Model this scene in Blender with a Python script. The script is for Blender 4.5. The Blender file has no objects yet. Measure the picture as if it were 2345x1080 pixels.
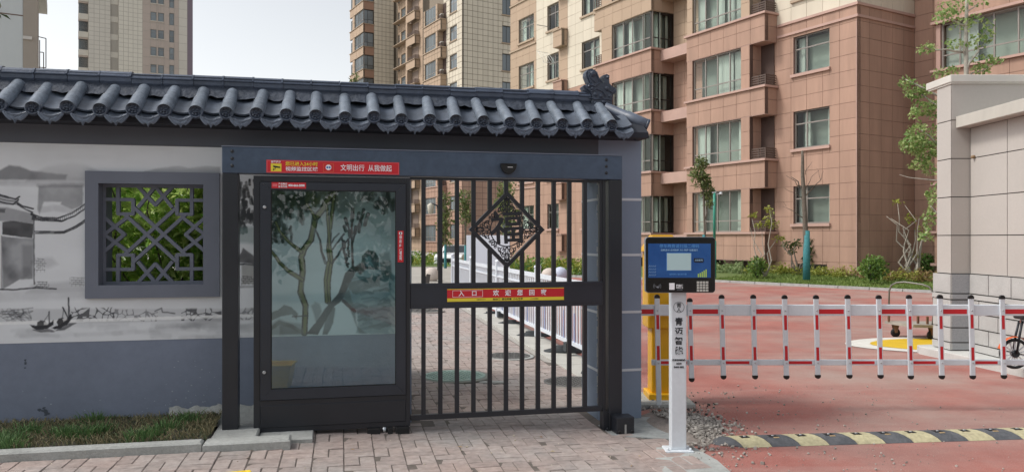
import bpy, math, random
import numpy as np
from mathutils import Vector, Matrix

random.seed(7)
rng = np.random.default_rng(7)
SC = bpy.context.scene
COL = SC.collection
R = math.radians

# ------------------------------------------------------------------ camera
F, CX, HY, EYE = 1790.0, 1172.5, 547.0, 1.5      # photograph's focal length, centre, horizon (pixels), eye height
cam = bpy.data.cameras.new('camera')
cam.sensor_width = 36.0
cam.lens = 36.0 * F / 2345.0
cam.shift_y = (HY - 540.0) / 2345.0
cam.clip_end = 3000
co = bpy.data.objects.new('camera', cam)
COL.objects.link(co)
co.location = (0, 0, EYE)
co.rotation_euler = (R(90), 0, 0)
SC.camera = co

# ------------------------------------------------------------------ sky, sun, exposure
SUN = Vector((-0.993, -0.12, 0)).normalized() * math.cos(R(51)) + Vector((0, 0, math.sin(R(51))))
world = bpy.data.worlds.new('World')
SC.world = world
world.use_nodes = True
wn = world.node_tree
wn.nodes.clear()
sky = wn.nodes.new('ShaderNodeTexSky')
sky.sky_type = 'NISHITA'
sky.sun_disc = False
sky.sun_elevation = R(51)
sky.sun_rotation = math.atan2(SUN.x, SUN.y)
sky.air_density = 1.3
sky.dust_density = 2.2
sky.ozone_density = 1.0
bw = wn.nodes.new('ShaderNodeRGBToBW')                # milky haze: the sky's colour drawn towards its own grey
hsv = wn.nodes.new('ShaderNodeMix'); hsv.data_type = 'RGBA'; hsv.inputs[0].default_value = 0.84
bg = wn.nodes.new('ShaderNodeBackground')
bg.inputs['Strength'].default_value = 0.15
out = wn.nodes.new('ShaderNodeOutputWorld')
wn.links.new(sky.outputs[0], bw.inputs[0])
wn.links.new(sky.outputs[0], hsv.inputs[6])
wn.links.new(bw.outputs[0], hsv.inputs[7])
wn.links.new(hsv.outputs[2], bg.inputs['Color'])
wn.links.new(bg.outputs[0], out.inputs['Surface'])
sl = bpy.data.lights.new('sun', 'SUN')
sl.energy = 1.4
sl.angle = R(12)
sl.color = (1.0, 0.95, 0.88)
so = bpy.data.objects.new('sun', sl)
COL.objects.link(so)
so.rotation_euler = (-SUN).to_track_quat('-Z', 'Y').to_euler()
SC.view_settings.view_transform = 'Standard'
SC.view_settings.look = 'None'
SC.view_settings.exposure = 0.68
SC.view_settings.gamma = 1.0
SC.view_settings.use_curve_mapping = False
SC.render.engine = 'CYCLES'
SC.cycles.max_bounces = 6
SC.cycles.transparent_max_bounces = 16

# ------------------------------------------------------------------ materials
MATS = {}
def lin(c):
    if isinstance(c, str):
        c = tuple(int(c[i:i+2], 16) / 255 for i in (0, 2, 4))
        c = tuple(v / 12.92 if v <= .04045 else ((v + .055) / 1.055) ** 2.4 for v in c)
    return tuple(c[:3]) + (1.0,)

class NT:
    def __init__(s, name):
        s.m = bpy.data.materials.new(name); s.m.use_nodes = True
        s.t = s.m.node_tree; s.t.nodes.clear()
        s.o = s.n('ShaderNodeOutputMaterial')
    def n(s, typ, **kw):
        nd = s.t.nodes.new(typ)
        for k, v in kw.items():
            if k.startswith('_'): setattr(nd, k[1:], v)
            else: nd.inputs[k.replace('__', ' ')].default_value = v
        return nd
    def l(s, a, b): s.t.links.new(a, b)

def M(name, col, r=.6, var=0, ns=None, na=.2, col2=None, bs=None, ba=.2, metal=0, spec=.5, ns2=None, na2=.15, coat=0, emit=None, attr=None, stretch=None):
    """Principled material: base colour, per-piece brightness variation, two noises of colour, noise bump."""
    if name in MATS: return MATS[name]
    t = NT(name)
    p = t.n('ShaderNodeBsdfPrincipled', Roughness=r, Metallic=metal)
    p.inputs['Specular IOR Level'].default_value = spec
    p.inputs['Coat Weight'].default_value = coat
    t.l(p.outputs[0], t.o.inputs['Surface'])
    geo = t.n('ShaderNodeNewGeometry')
    pos = geo.outputs['Position']
    if stretch:
        mp = t.n('ShaderNodeMapping'); mp.inputs['Scale'].default_value = stretch
        t.l(pos, mp.inputs['Vector']); pos = mp.outputs[0]
    if attr:
        a = t.n('ShaderNodeAttribute', _attribute_name=attr); c = a.outputs['Color']
    else:
        rgb = t.n('ShaderNodeRGB'); rgb.outputs[0].default_value = lin(col); c = rgb.outputs[0]
    def mixn(c, scale, amt, c2, det):
        nz = t.n('ShaderNodeTexNoise', Scale=scale, Detail=det, Roughness=.6)
        t.l(pos, nz.inputs['Vector'])
        rm = t.n('ShaderNodeMapRange'); rm.inputs['From Min'].default_value = .35; rm.inputs['From Max'].default_value = .68
        t.l(nz.outputs['Fac'], rm.inputs['Value'])
        mx = t.n('ShaderNodeMix', _data_type='RGBA')
        if c2 is None:
            dk = t.n('ShaderNodeMix', _data_type='RGBA', _blend_type='MULTIPLY')
            dk.inputs[0].default_value = 1; t.l(c, dk.inputs[6]); dk.inputs[7].default_value = (1-amt, 1-amt, 1-amt, 1)
            t.l(rm.outputs[0], mx.inputs[0]); t.l(c, mx.inputs[6]); t.l(dk.outputs[2], mx.inputs[7])
        else:
            ml = t.n('ShaderNodeMath', _operation='MULTIPLY'); t.l(rm.outputs[0], ml.inputs[0]); ml.inputs[1].default_value = amt
            t.l(ml.outputs[0], mx.inputs[0]); t.l(c, mx.inputs[6]); mx.inputs[7].default_value = lin(c2)
        return mx.outputs[2]
    if ns: c = mixn(c, ns, na, col2, 6)
    if ns2: c = mixn(c, ns2, na2, None, 4)
    if var:
        oi = t.n('ShaderNodeObjectInfo')
        ad = t.n('ShaderNodeMath', _operation='ADD'); t.l(oi.outputs['Random'], ad.inputs[0]); t.l(geo.outputs['Random Per Island'], ad.inputs[1])
        fr = t.n('ShaderNodeMath', _operation='FRACT'); t.l(ad.outputs[0], fr.inputs[0])
        mr = t.n('ShaderNodeMapRange'); mr.inputs['To Min'].default_value = 1 - var; mr.inputs['To Max'].default_value = 1 + var
        t.l(fr.outputs[0], mr.inputs['Value'])
        h = t.n('ShaderNodeHueSaturation'); t.l(c, h.inputs['Color']); t.l(mr.outputs[0], h.inputs['Value'])
        c = h.outputs[0]
    t.l(c, p.inputs['Base Color'])
    if bs:
        nz = t.n('ShaderNodeTexNoise', Scale=bs, Detail=5); t.l(pos, nz.inputs['Vector'])
        b = t.n('ShaderNodeBump', Strength=ba, Distance=.02); t.l(nz.outputs['Fac'], b.inputs['Height'])
        t.l(b.outputs[0], p.inputs['Normal'])
    if emit:
        p.inputs['Emission Color'].default_value = lin(emit[0]); p.inputs['Emission Strength'].default_value = emit[1]
    MATS[name] = t.m
    return t.m

def leafmat(name, c1, c2, trans=.35, rough=.45):
    if name in MATS: return MATS[name]
    t = NT(name)
    geo = t.n('ShaderNodeNewGeometry')
    mx = t.n('ShaderNodeMix', _data_type='RGBA'); mx.inputs[6].default_value = lin(c1); mx.inputs[7].default_value = lin(c2)
    t.l(geo.outputs['Random Per Island'], mx.inputs[0])
    p = t.n('ShaderNodeBsdfPrincipled', Roughness=rough); t.l(mx.outputs[2], p.inputs['Base Color'])
    tr = t.n('ShaderNodeBsdfTranslucent'); t.l(mx.outputs[2], tr.inputs['Color'])
    ms = t.n('ShaderNodeMixShader', Fac=trans); t.l(p.outputs[0], ms.inputs[1]); t.l(tr.outputs[0], ms.inputs[2])
    t.l(ms.outputs[0], t.o.inputs['Surface'])
    MATS[name] = t.m
    return t.m

def glassmat(name, tint, refl=.12, rough=.02, body=None, bodyf=0, ior=1.5):
    """Thin pane: transparent film with a mirror sheen (fresnel), optionally a milky body."""
    if name in MATS: return MATS[name]
    t = NT(name)
    tr = t.n('ShaderNodeBsdfTransparent', Color=lin(tint))
    base = tr.outputs[0]
    if body:
        df = t.n('ShaderNodeBsdfDiffuse', Color=lin(body))
        m0 = t.n('ShaderNodeMixShader', Fac=bodyf); t.l(base, m0.inputs[1]); t.l(df.outputs[0], m0.inputs[2]); base = m0.outputs[0]
    gl = t.n('ShaderNodeBsdfGlossy', Roughness=rough, Color=(.95,.99,1,1))
    lw = t.n('ShaderNodeFresnel', IOR=ior)
    ad = t.n('ShaderNodeMath', _operation='ADD'); t.l(lw.outputs[0], ad.inputs[0]); ad.inputs[1].default_value = refl
    ge = t.n('ShaderNodeNewGeometry'); iv = t.n('ShaderNodeMath', _operation='SUBTRACT'); iv.inputs[0].default_value = 1; t.l(ge.outputs['Backfacing'], iv.inputs[1])
    mu = t.n('ShaderNodeMath', _operation='MULTIPLY'); t.l(ad.outputs[0], mu.inputs[0]); t.l(iv.outputs[0], mu.inputs[1])   # the sheen of the outer face only
    ms = t.n('ShaderNodeMixShader'); t.l(mu.outputs[0], ms.inputs[0]); t.l(base, ms.inputs[1]); t.l(gl.outputs[0], ms.inputs[2])
    t.l(ms.outputs[0], t.o.inputs['Surface'])
    MATS[name] = t.m
    return t.m

# ------------------------------------------------------------------ mesh builder
class MB:
    def __init__(s, M4=None): s.v = []; s.f = []; s.sm = []; s.M = M4
    def add(s, vs, fs, smooth=False):
        o = len(s.v)
        if s.M is not None: vs = [tuple(s.M @ Vector(p)) for p in vs]
        s.v += [tuple(p) for p in vs]; s.f += [[i + o for i in f] for f in fs]; s.sm += [smooth] * len(fs)
        return s
    def box(s, x0, x1, y0, y1, z0, z1, rot=None, jit=0):
        vs = [(x, y, z) for z in (z0, z1) for y in (y0, y1) for x in (x0, x1)]
        if rot:
            c = Vector(((x0+x1)/2, (y0+y1)/2, (z0+z1)/2)); m = rot.to_matrix() if hasattr(rot, 'to_matrix') else rot
            vs = [tuple(m @ (Vector(p) - c) + c) for p in vs]
        return s.add(vs, [(0,2,3,1),(4,5,7,6),(0,1,5,4),(2,6,7,3),(0,4,6,2),(1,3,7,5)])
    def cbox(s, x0, x1, y0, y1, z0, z1, b=.01):
        """box with its upper edges chamfered"""
        lo = [(x0,y0,z0),(x1,y0,z0),(x1,y1,z0),(x0,y1,z0)]
        mi = [(x0,y0,z1-b),(x1,y0,z1-b),(x1,y1,z1-b),(x0,y1,z1-b)]
        hi = [(x0+b,y0+b,z1),(x1-b,y0+b,z1),(x1-b,y1-b,z1),(x0+b,y1-b,z1)]
        fs = [(4*k+i, 4*k+(i+1)%4, 4*k+4+(i+1)%4, 4*k+4+i) for k in (0,1) for i in range(4)] + [(8,9,10,11),(3,2,1,0)]
        return s.add(lo+mi+hi, fs)
    def rbox(s, x0, x1, y0, y1, z0, z1, b=.006):
        """box with all edges of its front (x,z) outline chamfered towards y0"""
        q = lambda y, d: [(x0+d,y,z0+d),(x1-d,y,z0+d),(x1-d,y,z1-d),(x0+d,y,z1-d)]
        vs = q(y0, b) + q(y0+b, 0) + q(y1, 0)
        fs = [(0,1,2,3)] + [(4*k+(i+1)%4, 4*k+i, 4*k+4+i, 4*k+4+(i+1)%4) for k in (0,1) for i in range(4)] + [(11,10,9,8)]
        return s.add(vs, fs)
    def quad(s, a, b, c, d): return s.add([a, b, c, d], [(0,1,2,3)])
    def prism(s, poly, a0, a1, ax='y', smooth=False):
        """polygon extruded along an axis; poly coords are the two other axes in order"""
        put = {'y': lambda p, t: (p[0], t, p[1]), 'x': lambda p, t: (t, p[0], p[1]), 'z': lambda p, t: (p[0], p[1], t)}[ax]
        n = len(poly)
        vs = [put(p, a0) for p in poly] + [put(p, a1) for p in poly]
        s.add(vs, [tuple(range(n)), tuple(range(2*n-1, n-1, -1))])
        o = len(s.v) - 2*n
        for i in range(n):
            s.f.append([o+i, o+n+i, o+n+(i+1)%n, o+(i+1)%n]); s.sm.append(smooth)
        return s
    def tube(s, pts, r, n=8, caps=True, smooth=True):
        pts = [Vector(p) for p in pts]; k = len(pts)
        rr = r if isinstance(r, (list, tuple)) else [r]*k
        vs = []; fs = []; up = None
        for i, p in enumerate(pts):
            d = (pts[min(i+1,k-1)] - pts[max(i-1,0)])
            d = d.normalized() if d.length > 1e-9 else Vector((0,0,1))
            if up is None: up = d.orthogonal().normalized()
            else:
                up = up - d*up.dot(d); up = up.normalized() if up.length > 1e-6 else d.orthogonal().normalized()
            w = d.cross(up)
            for j in range(n):
                a = 2*math.pi*j/n
                vs.append(p + (up*math.cos(a) + w*math.sin(a))*rr[i])
        for i in range(k-1):
            for j in range(n): fs.append((i*n+j, i*n+(j+1)%n, (i+1)*n+(j+1)%n, (i+1)*n+j))
        s.add(vs, fs, smooth)
        if caps:
            o = len(s.v) - k*n
            s.f += [[o+j for j in range(n-1,-1,-1)], [o+(k-1)*n+j for j in range(n)]]; s.sm += [False, False]
        return s
    def lathe(s, prof, c=(0,0,0), n=16, ax='z', smooth=True):
        """profile of (radius, height) turned about an axis through c"""
        vs = []; k = len(prof)
        for r_, h in prof:
            for j in range(n):
                a = 2*math.pi*j/n; x, y = r_*math.cos(a), r_*math.sin(a)
                v = {'z': (x, y, h), 'y': (x, h, y), 'x': (h, x, y)}[ax]
                vs.append((v[0]+c[0], v[1]+c[1], v[2]+c[2]))
        fs = [(i*n+j, i*n+(j+1)%n, (i+1)*n+(j+1)%n, (i+1)*n+j) for i in range(k-1) for j in range(n)]
        s.add(vs, fs, smooth)
        o = len(s.v) - k*n
        s.f += [[o+j for j in range(n-1,-1,-1)], [o+(k-1)*n+j for j in range(n)]]; s.sm += [False, False]
        return s
    def strip(s, rows, smooth=True, close=False):
        """grid of points: list of rows of equal length"""
        n = len(rows[0]); vs = [p for r_ in rows for p in r_]
        fs = [(i*n+j, i*n+j+1, (i+1)*n+j+1, (i+1)*n+j) for i in range(len(rows)-1) for j in range(n-1)]
        return s.add(vs, fs, smooth)
    def mesh(s, name):
        me = bpy.data.meshes.new(name); me.from_pydata(s.v, [], s.f)
        if any(s.sm): me.polygons.foreach_set('use_smooth', s.sm)
        me.update(); return me
    def build(s, name, mat, parent=None, kind=None, bevel=0, label=None):
        me = s.mesh(name)
        me.materials.append(mat)
        return link(name, me, parent, kind, bevel, label)

def link(name, me, parent=None, kind=None, bevel=0, label=None, loc=None, rot=None):
    o = bpy.data.objects.new(name, me); COL.objects.link(o)
    if parent: o.parent = parent
    if kind: o['kind'] = kind
    if label: o['label'] = label
    if loc is not None: o.location = loc
    if rot is not None: o.rotation_euler = rot
    if bevel:
        b = o.modifiers.new('bevel', 'BEVEL'); b.width = bevel; b.segments = 2; b.limit_method = 'ANGLE'
    return o
def thing(name, label, cat, loc=(0,0,0), rz=0, group=None):
    o = bpy.data.objects.new(name, None); COL.objects.link(o)
    o.empty_display_size = .1
    o.location = loc; o.rotation_euler = (0,0,rz)
    o['label'] = label; o['category'] = cat
    if group: o['group'] = group
    return o
def tag(o, label, cat, group=None):
    o['label'] = label; o['category'] = cat
    if group: o['group'] = group
    return o
def structure(name, mb, mat): return mb.build(name, mat, None, 'structure')
def copy_tree(o, parent=None):
    c = o.copy(); COL.objects.link(c); c.parent = parent
    for ch in list(o.children): copy_tree(ch, c)
    return c
def text(name, body, size, mat, parent, mat4, thick=.0, ext=.0008, align='CENTER', sx=1.0, label=None):
    """lettering as a thin mesh; mat4 places its centre, x to the right, y up"""
    cu = bpy.data.curves.new(name, 'FONT'); cu.body = body; cu.size = size; cu.align_x = align; cu.align_y = 'CENTER'
    cu.extrude = ext; cu.offset = thick; cu.resolution_u = 3
    o = bpy.data.objects.new(name, cu); COL.objects.link(o)
    dg = bpy.context.evaluated_depsgraph_get()
    me = bpy.data.meshes.new_from_object(o.evaluated_get(dg))
    bpy.data.objects.remove(o); bpy.data.curves.remove(cu)
    me.name = name
    me.transform(mat4 @ Matrix.Diagonal((sx, 1, 1, 1)))
    me.materials.clear(); me.materials.append(mat)
    return link(name, me, parent, label=label)
def front(x, y, z): return Matrix.Translation((x, y, z)) @ Matrix.Rotation(R(90), 4, 'X')

# leaves: many small folded quads in one mesh
def leafmesh(name, centres, size, mat, parent=None, kind=None, aspect=.45, droop=.3, jitter=.35, up=.4):
    c = np.asarray(centres, float); n = len(c)
    d = rng.normal(size=(n,3)); d[:,2] -= droop; d /= np.linalg.norm(d, axis=1)[:,None]
    nrm = rng.normal(size=(n,3)); nrm[:,2] += up*2; w = np.cross(d, nrm); w /= np.linalg.norm(w, axis=1)[:,None] + 1e-9
    L = size*(1 + jitter*rng.normal(size=n)).clip(.4, 1.8)[:,None]
    up_ = np.cross(w, d)
    v = np.stack([c, c + d*L*.5 + w*L*aspect*.5 + up_*L*.08, c + d*L, c + d*L*.5 - w*L*aspect*.5 + up_*L*.08], axis=1).reshape(-1,3)
    f = (np.arange(n)[:,None]*4 + np.array([0,1,2,0,2,3])[None]).reshape(-1,3)
    me = bpy.data.meshes.new(name); me.from_pydata(v.tolist(), [], f.tolist()); me.materials.append(mat)
    return link(name, me, parent, kind)
def blob(c, r, n, shell=.55):
    p = rng.normal(size=(n,3)); p /= np.linalg.norm(p, axis=1)[:,None]
    p *= (shell + (1-shell)*rng.random(n))[:,None]
    return np.asarray(c) + p*np.asarray(r)

# ------------------------------------------------------------------ the ground's height and the two frames of the place
def gz(x, y=0): return -.12*min(1, max(0, (x + 2.1)/3.05))
GP = Vector((-2.145, 5.93, 0))                      # foot of the gate's left post
T2 = Vector((.977, .2137, 0)).normalized(); D2 = Vector((-T2.y, T2.x, 0)); GRZ = math.atan2(T2.y, T2.x)
def gw(s, d, z=0): return GP + T2*s + D2*d + Vector((0,0,z))
def onplane(u, v, dep):
    a = (u-CX)/F; b = (HY-v)/F
    t = (dep + GP.dot(D2))/(a*D2.x + D2.y)
    return (Vector((a*t, t, 0)) - GP).dot(T2), EYE + b*t
def px(u, v, Y): return Vector(((u-CX)/F*Y, Y, EYE + (HY-v)/F*Y))
def onground(u, v, z=-.12):
    Y = (EYE - z)*F/(v-HY); return Vector(((u-CX)/F*Y, Y, z))
def topx(p): return CX + p[0]/p[1]*F, HY - (p[2]-EYE)/p[1]*F
# ================================================================== THE SETTING: ground, road, pavements, lawn
m_ground = M('ground_concrete', 'aaa69f', .9, ns=.9, na=.18, ns2=12, na2=.12)
def roadmat():
    t = NT('red_road'); p = t.n('ShaderNodeBsdfPrincipled', Roughness=.88); t.l(p.outputs[0], t.o.inputs['Surface'])
    geo = t.n('ShaderNodeNewGeometry')
    def nz(scale, det, lo, hi, sc=(1,1,1)):
        mp = t.n('ShaderNodeMapping'); mp.inputs['Scale'].default_value = sc; t.l(geo.outputs['Position'], mp.inputs['Vector'])
        n_ = t.n('ShaderNodeTexNoise', Scale=scale, Detail=det, Roughness=.65); t.l(mp.outputs[0], n_.inputs['Vector'])
        r_ = t.n('ShaderNodeMapRange'); r_.inputs['From Min'].default_value = lo; r_.inputs['From Max'].default_value = hi; t.l(n_.outputs['Fac'], r_.inputs['Value']); return r_.outputs[0]
    def mix(a, b, f, mode='MIX', k=1.0):
        m_ = t.n('ShaderNodeMix', _data_type='RGBA', _blend_type=mode)
        if k != 1.0:
            q_ = t.n('ShaderNodeMath', _operation='MULTIPLY'); t.l(f, q_.inputs[0]); q_.inputs[1].default_value = k; f = q_.outputs[0]
        t.l(f, m_.inputs[0])
        for v, i in ((a,6),(b,7)):
            if isinstance(v, str): m_.inputs[i].default_value = lin(v)
            else: t.l(v, m_.inputs[i])
        return m_.outputs[2]
    c = mix('a5695f', '915850', nz(1.3, 5, .35, .65))
    c = mix(c, '9f9087', nz(.34, 6, .43, .64), k=.75)                    # dust lying in broad patches
    c = mix(c, '8a6660', nz(.9, 5, .52, .66, (.12,1.3,1)), k=.55)         # tyre streaks across the entrance
    c = mix(c, 'b8a098', nz(1.6, 6, .56, .72, (.2,1.6,1)), k=.28)
    c = mix(c, '5f4a46', nz(150, 2, .58, .70), k=.65); c = mix(c, 'c9b8b0', nz(95, 2, .62, .72), k=.6)   # grit
    t.l(c, p.inputs['Base Color'])
    b = t.n('ShaderNodeBump', Strength=.35, Distance=.01); t.l(nz(120, 3, 0, 1), b.inputs['Height']); t.l(b.outputs[0], p.inputs['Normal'])
    return t.m
m_red = roadmat()
m_joint = M('sand_joint', '6b635d', .95, ns=20, na=.3)
m_brick = M('paving_brick', 'a8968f', .85, var=.10, ns=1.1, na=.85, col2='a09c99', ns2=18, na2=.30, bs=90, ba=.2)
m_conc = M('pale_concrete', 'aeb0ad', .85, ns=5, na=.22, ns2=40, na2=.15, bs=70, ba=.3)
m_grassbed = M('lawn_soil', '5d7038', .95, ns=1.6, na=.5, col2='75804a', ns2=9, na2=.35, bs=40, ba=.5)
m_soil = M('dark_soil', '3f3a30', 1, ns=14, na=.5, bs=40, ba=.6)
m_whitepaint = M('white_line_paint', 'd8d6cf', .7, ns=9, na=.2)
m_yellowpaint = M('yellow_road_paint', 'd9b324', .6, ns=7, na=.15)

def sheet(name, poly, dz, mat, kind='structure', z=None):
    """flat sheet following the ground's height, cut where the ground bends"""
    import bmesh
    bm = bmesh.new()
    bm.faces.new([bm.verts.new((p[0], p[1], 0)) for p in poly])
    for xc in (-2.1, .95):
        bmesh.ops.bisect_plane(bm, geom=bm.verts[:]+bm.edges[:]+bm.faces[:], plane_co=(xc,0,0), plane_no=(1,0,0))
    for v in bm.verts: v.co.z = (gz(v.co.x) if z is None else z) + dz
    bm.normal_update()
    for f in bm.faces:
        if f.normal.z < 0: f.normal_flip()
    me = bpy.data.meshes.new(name); bm.to_mesh(me); bm.free(); me.materials.append(mat)
    return link(name, me, None, kind)

sheet('ground', [(-900,-300),(900,-300),(900,1500),(-900,1500)], 0, m_ground)
fx = lambda y: .92 - .2187*(y - 10.2)               # line of the white fence
red_poly = [(1.42,-6),(1.42,6.7),(1.08,7.0),(1.05,9.6),(fx(10.2)-.02,10.2),(fx(21),21),(2.6,33),(7.4,29.6),(12.67,23.2),(22,11.9),(22,-6)]
sheet('red_road', red_poly, .004, m_red)
# lawn in front of the near building with its pale edging
e0, e1 = Vector((7.0,30.1,0)), Vector((22,11.9,0))
lawn_poly = [(2.9,33.2),(7.45,29.68),(12.74,23.26),(22.1,11.98),(40,20),(40,40),(-6,60),(-4,47)]
def lz(x, y):
    d = ((x-7.42)*.772 + (y-29.64)*.636); return -.09 + .21*min(1, max(0, d/4.2))
lm = MB()
la, lb = Vector((2.0,36.2,0)), Vector((22.1,11.98,0)); ld = (lb-la); ln = Vector((.772,.636,0))
lm.strip([[tuple((q := la + ld*i/24 + ln*o)[:2]) + (lz(q.x,q.y) - (.03 if o < .05 else 0),) for i in range(25)] for o in (0,.3,1,2,3,4.2,8,16)], smooth=True)
structure('lawn', lm, m_grassbed)
mb = MB()
pts = [(-2.5,36.8),(2.75,33.12),(7.42,29.64),(12.70,23.23),(22.05,11.93)]
for (a, b) in zip(pts[:-1], pts[1:]):
    a = Vector((*a,-.12)); b = Vector((*b,-.12)); n_ = int((b-a).length/1.0); d = (b-a)/n_; w = Vector((-d.y,d.x,0)).normalized()*.06
    for i in range(n_):
        p, q = a + d*(i+.01), a + d*(i+.985)
        mb.add([p-w,q-w,q+w,p+w]+[x+Vector((0,0,.09)) for x in (p-w,q-w,q+w,p+w)], [(4,5,6,7),(0,1,5,4),(1,2,6,5),(2,3,7,6),(3,0,4,7)])
mb.build('lawn_edging', m_conc, None, 'structure')
# grass on the lawn: tufts of blades
n = 26000
tri = []
a_, b_ = np.array([7.6,29.9]), np.array([14.5,21.5])
tt = rng.random(n); off = rng.random(n)**1.3*6.5
dn = np.array([.77,.636])
base = a_[None]*(1-tt[:,None]*1.25) + b_[None]*(tt[:,None]*1.25) + dn[None]*off[:,None]
hgt = .05 + .07*rng.random(n); an = rng.random(n)*6.28; lean = rng.normal(size=(n,2))*.05
V = np.zeros((n,3,3)); w = .018
V[:,0,:2] = base + np.stack([np.cos(an),np.sin(an)],1)*w; V[:,1,:2] = base - np.stack([np.cos(an),np.sin(an)],1)*w; V[:,2,:2] = base + lean
zz_ = np.array([lz(*b_) for b_ in base]); V[:,:2,2] = zz_[:,None]; V[:,2,2] = zz_ + hgt
me = bpy.data.meshes.new('lawn_grass'); me.from_pydata(V.reshape(-1,3).tolist(), [], np.arange(3*n).reshape(-1,3).tolist())
me.materials.append(leafmat('lawn_blade', '56722c', '8a9a52', .3, .6))
tag(link('lawn_grass', me, None, 'stuff'), 'short green lawn grass between the red road and the building', 'grass')

# brick paving in front of the gate and on the path behind it (basket weave, aligned with the gate)
bed_front = [tuple(gw(-5.2,-3.4)[:2]), tuple(gw(3.3,-3.4)[:2]), (1.42,3.2),(1.42,5.75),(1.30,6.25),(1.1,6.6),(1.0,7.0),(1.0,9.6)] + \
            [(fx(10.2)-.5,10.2),(fx(23)-.5,23)] + [tuple(gw(-.6,16)[:2]), tuple(gw(-.6,.7)[:2]), tuple(gw(-.6,-.42)[:2]), tuple(gw(-5.2,-.42)[:2])]
pave = sheet('brick_pavement', bed_front, .004, m_joint)
def inside(x, y, poly):
    c = False; n = len(poly)
    for i in range(n):
        (x1,y1),(x2,y2) = poly[i], poly[i-1]
        if (y1 > y) != (y2 > y) and x < (x2-x1)*(y-y1)/(y2-y1)+x1: c = not c
    return c
bricks = []
CELL = .212
for i in range(-26, 18):
    for j in range(-18, 78):
        for k in range(2):
            if (i + j) % 2: cx, cy, hx, hy = i*CELL + CELL/2, j*CELL + CELL*(.25+.5*k), CELL/2, CELL/4
            else: cx, cy, hx, hy = i*CELL + CELL*(.25+.5*k), j*CELL + CELL/2, CELL/4, CELL/2
            p = gw(cx, cy)
            if not inside(p.x, p.y, bed_front): continue
            if not all(inside(*gw(cx+a*hx*.9, cy+b*hy*.9)[:2], bed_front) for a in (-1,1) for b in (-1,1)): continue
            if -1 < cx < 1.55 and .3 < cy < .85: continue          # under the wall
            if cx > 2.95 and .0 < cy < .95: continue
            bricks.append((cx, cy, hx, hy, p))
def bscore(b):
    p = b[4]
    if p.y < .5: return -1
    u, v = topx((p.x, p.y, gz(p.x)))
    if not (-10 < u < 2355 and v < 1085): return -1
    if b[1] > 0 and not (945 < u < 1335): return 0
    return 1/p.y**3
bricks.sort(key=bscore, reverse=True)
bm_shapes = {}
def brick_verts(hx, hy):
    g = .0026; c = .004; h = .03
    lo = [(-hx+g,-hy+g),(hx-g,-hy+g),(hx-g,hy-g),(-hx+g,hy-g)]; hi = [(x - math.copysign(c,x), y - math.copysign(c,y)) for x, y in lo]
    return [(x,y,-.01) for x,y in lo] + [(x,y,h-c) for x,y in lo] + [(x,y,h) for x,y in hi]
BF = [(4*k+i, 4*k+(i+1)%4, 4*k+4+(i+1)%4, 4*k+4+i) for k in (0,1) for i in range(4)] + [(8,9,10,11)]
rest = MB()
for k, (cx, cy, hx, hy, p) in enumerate(bricks):
    z = gz(p.x) - .021 + random.uniform(-.002,.002)
    tx, ty, tr = random.gauss(0,.012), random.gauss(0,.012), random.gauss(0,.008)
    rot = Matrix.Translation((p.x, p.y, z)) @ Matrix.Rotation(GRZ+tr,4,'Z') @ Matrix.Rotation(tx,4,'X') @ Matrix.Rotation(ty,4,'Y')
    if k < 300:
        key = hx > hy
        if key not in bm_shapes:
            b = MB().add(brick_verts(hx,hy), BF); bm_shapes[key] = b.mesh('brick'); bm_shapes[key].materials.append(m_brick)
        o = link('brick', bm_shapes[key], pave); o.matrix_local = rot
    else:
        rest.M = rot; rest.add(brick_verts(hx,hy), BF)
rest.M = None
rest.build('brick_field', m_brick, pave, 'stuff')

# kerb with grass strip along the wall
kb = []
s_ = -5.0
kerb = thing('kerb', 'pale concrete kerb stones along the grass strip', 'kerb', gw(-2,-.42), GRZ)
for i, (a, b) in enumerate([(-4.4,-3.42),(-3.41,-2.46),(-2.45,-1.46),(-1.45,-.13)]):
    m = MB(); m.cbox(a+2, b+2, 0, .11, -.05, .075+random.uniform(-.004,.004), .014); m.build('kerb_stone', m_conc, kerb)
# dropped slab at the gate post, two stones
m = MB(); m.cbox(1.875, 2.47, 0, .17, -.05, .06, .012); m.build('kerb_stone', m_conc, kerb)
m = MB(); m.cbox(1.90, 2.22, .174, .62, -.05, .055, .008); m.build('kerb_stone', m_conc, kerb)
m = MB(); m.cbox(2.225, 2.62, .174, .47, -.05, .018, .005); m.build('kerb_stone', m_conc, kerb)
m = MB()
for a in range(24):
    for b in range(6): pass
rows = [[(x_, y_, .05 + .05*(y_/.7) + .015*math.sin(x_*7+y_*9)) for x_ in np.linspace(-3.0,1.87,40)] for y_ in np.linspace(.11,.80,8)]
m.strip(rows); bank = m.build('soil_bank', m_soil, None, 'structure'); bank.location = gw(-2,-.42); bank.rotation_euler = (0,0,GRZ)
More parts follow.
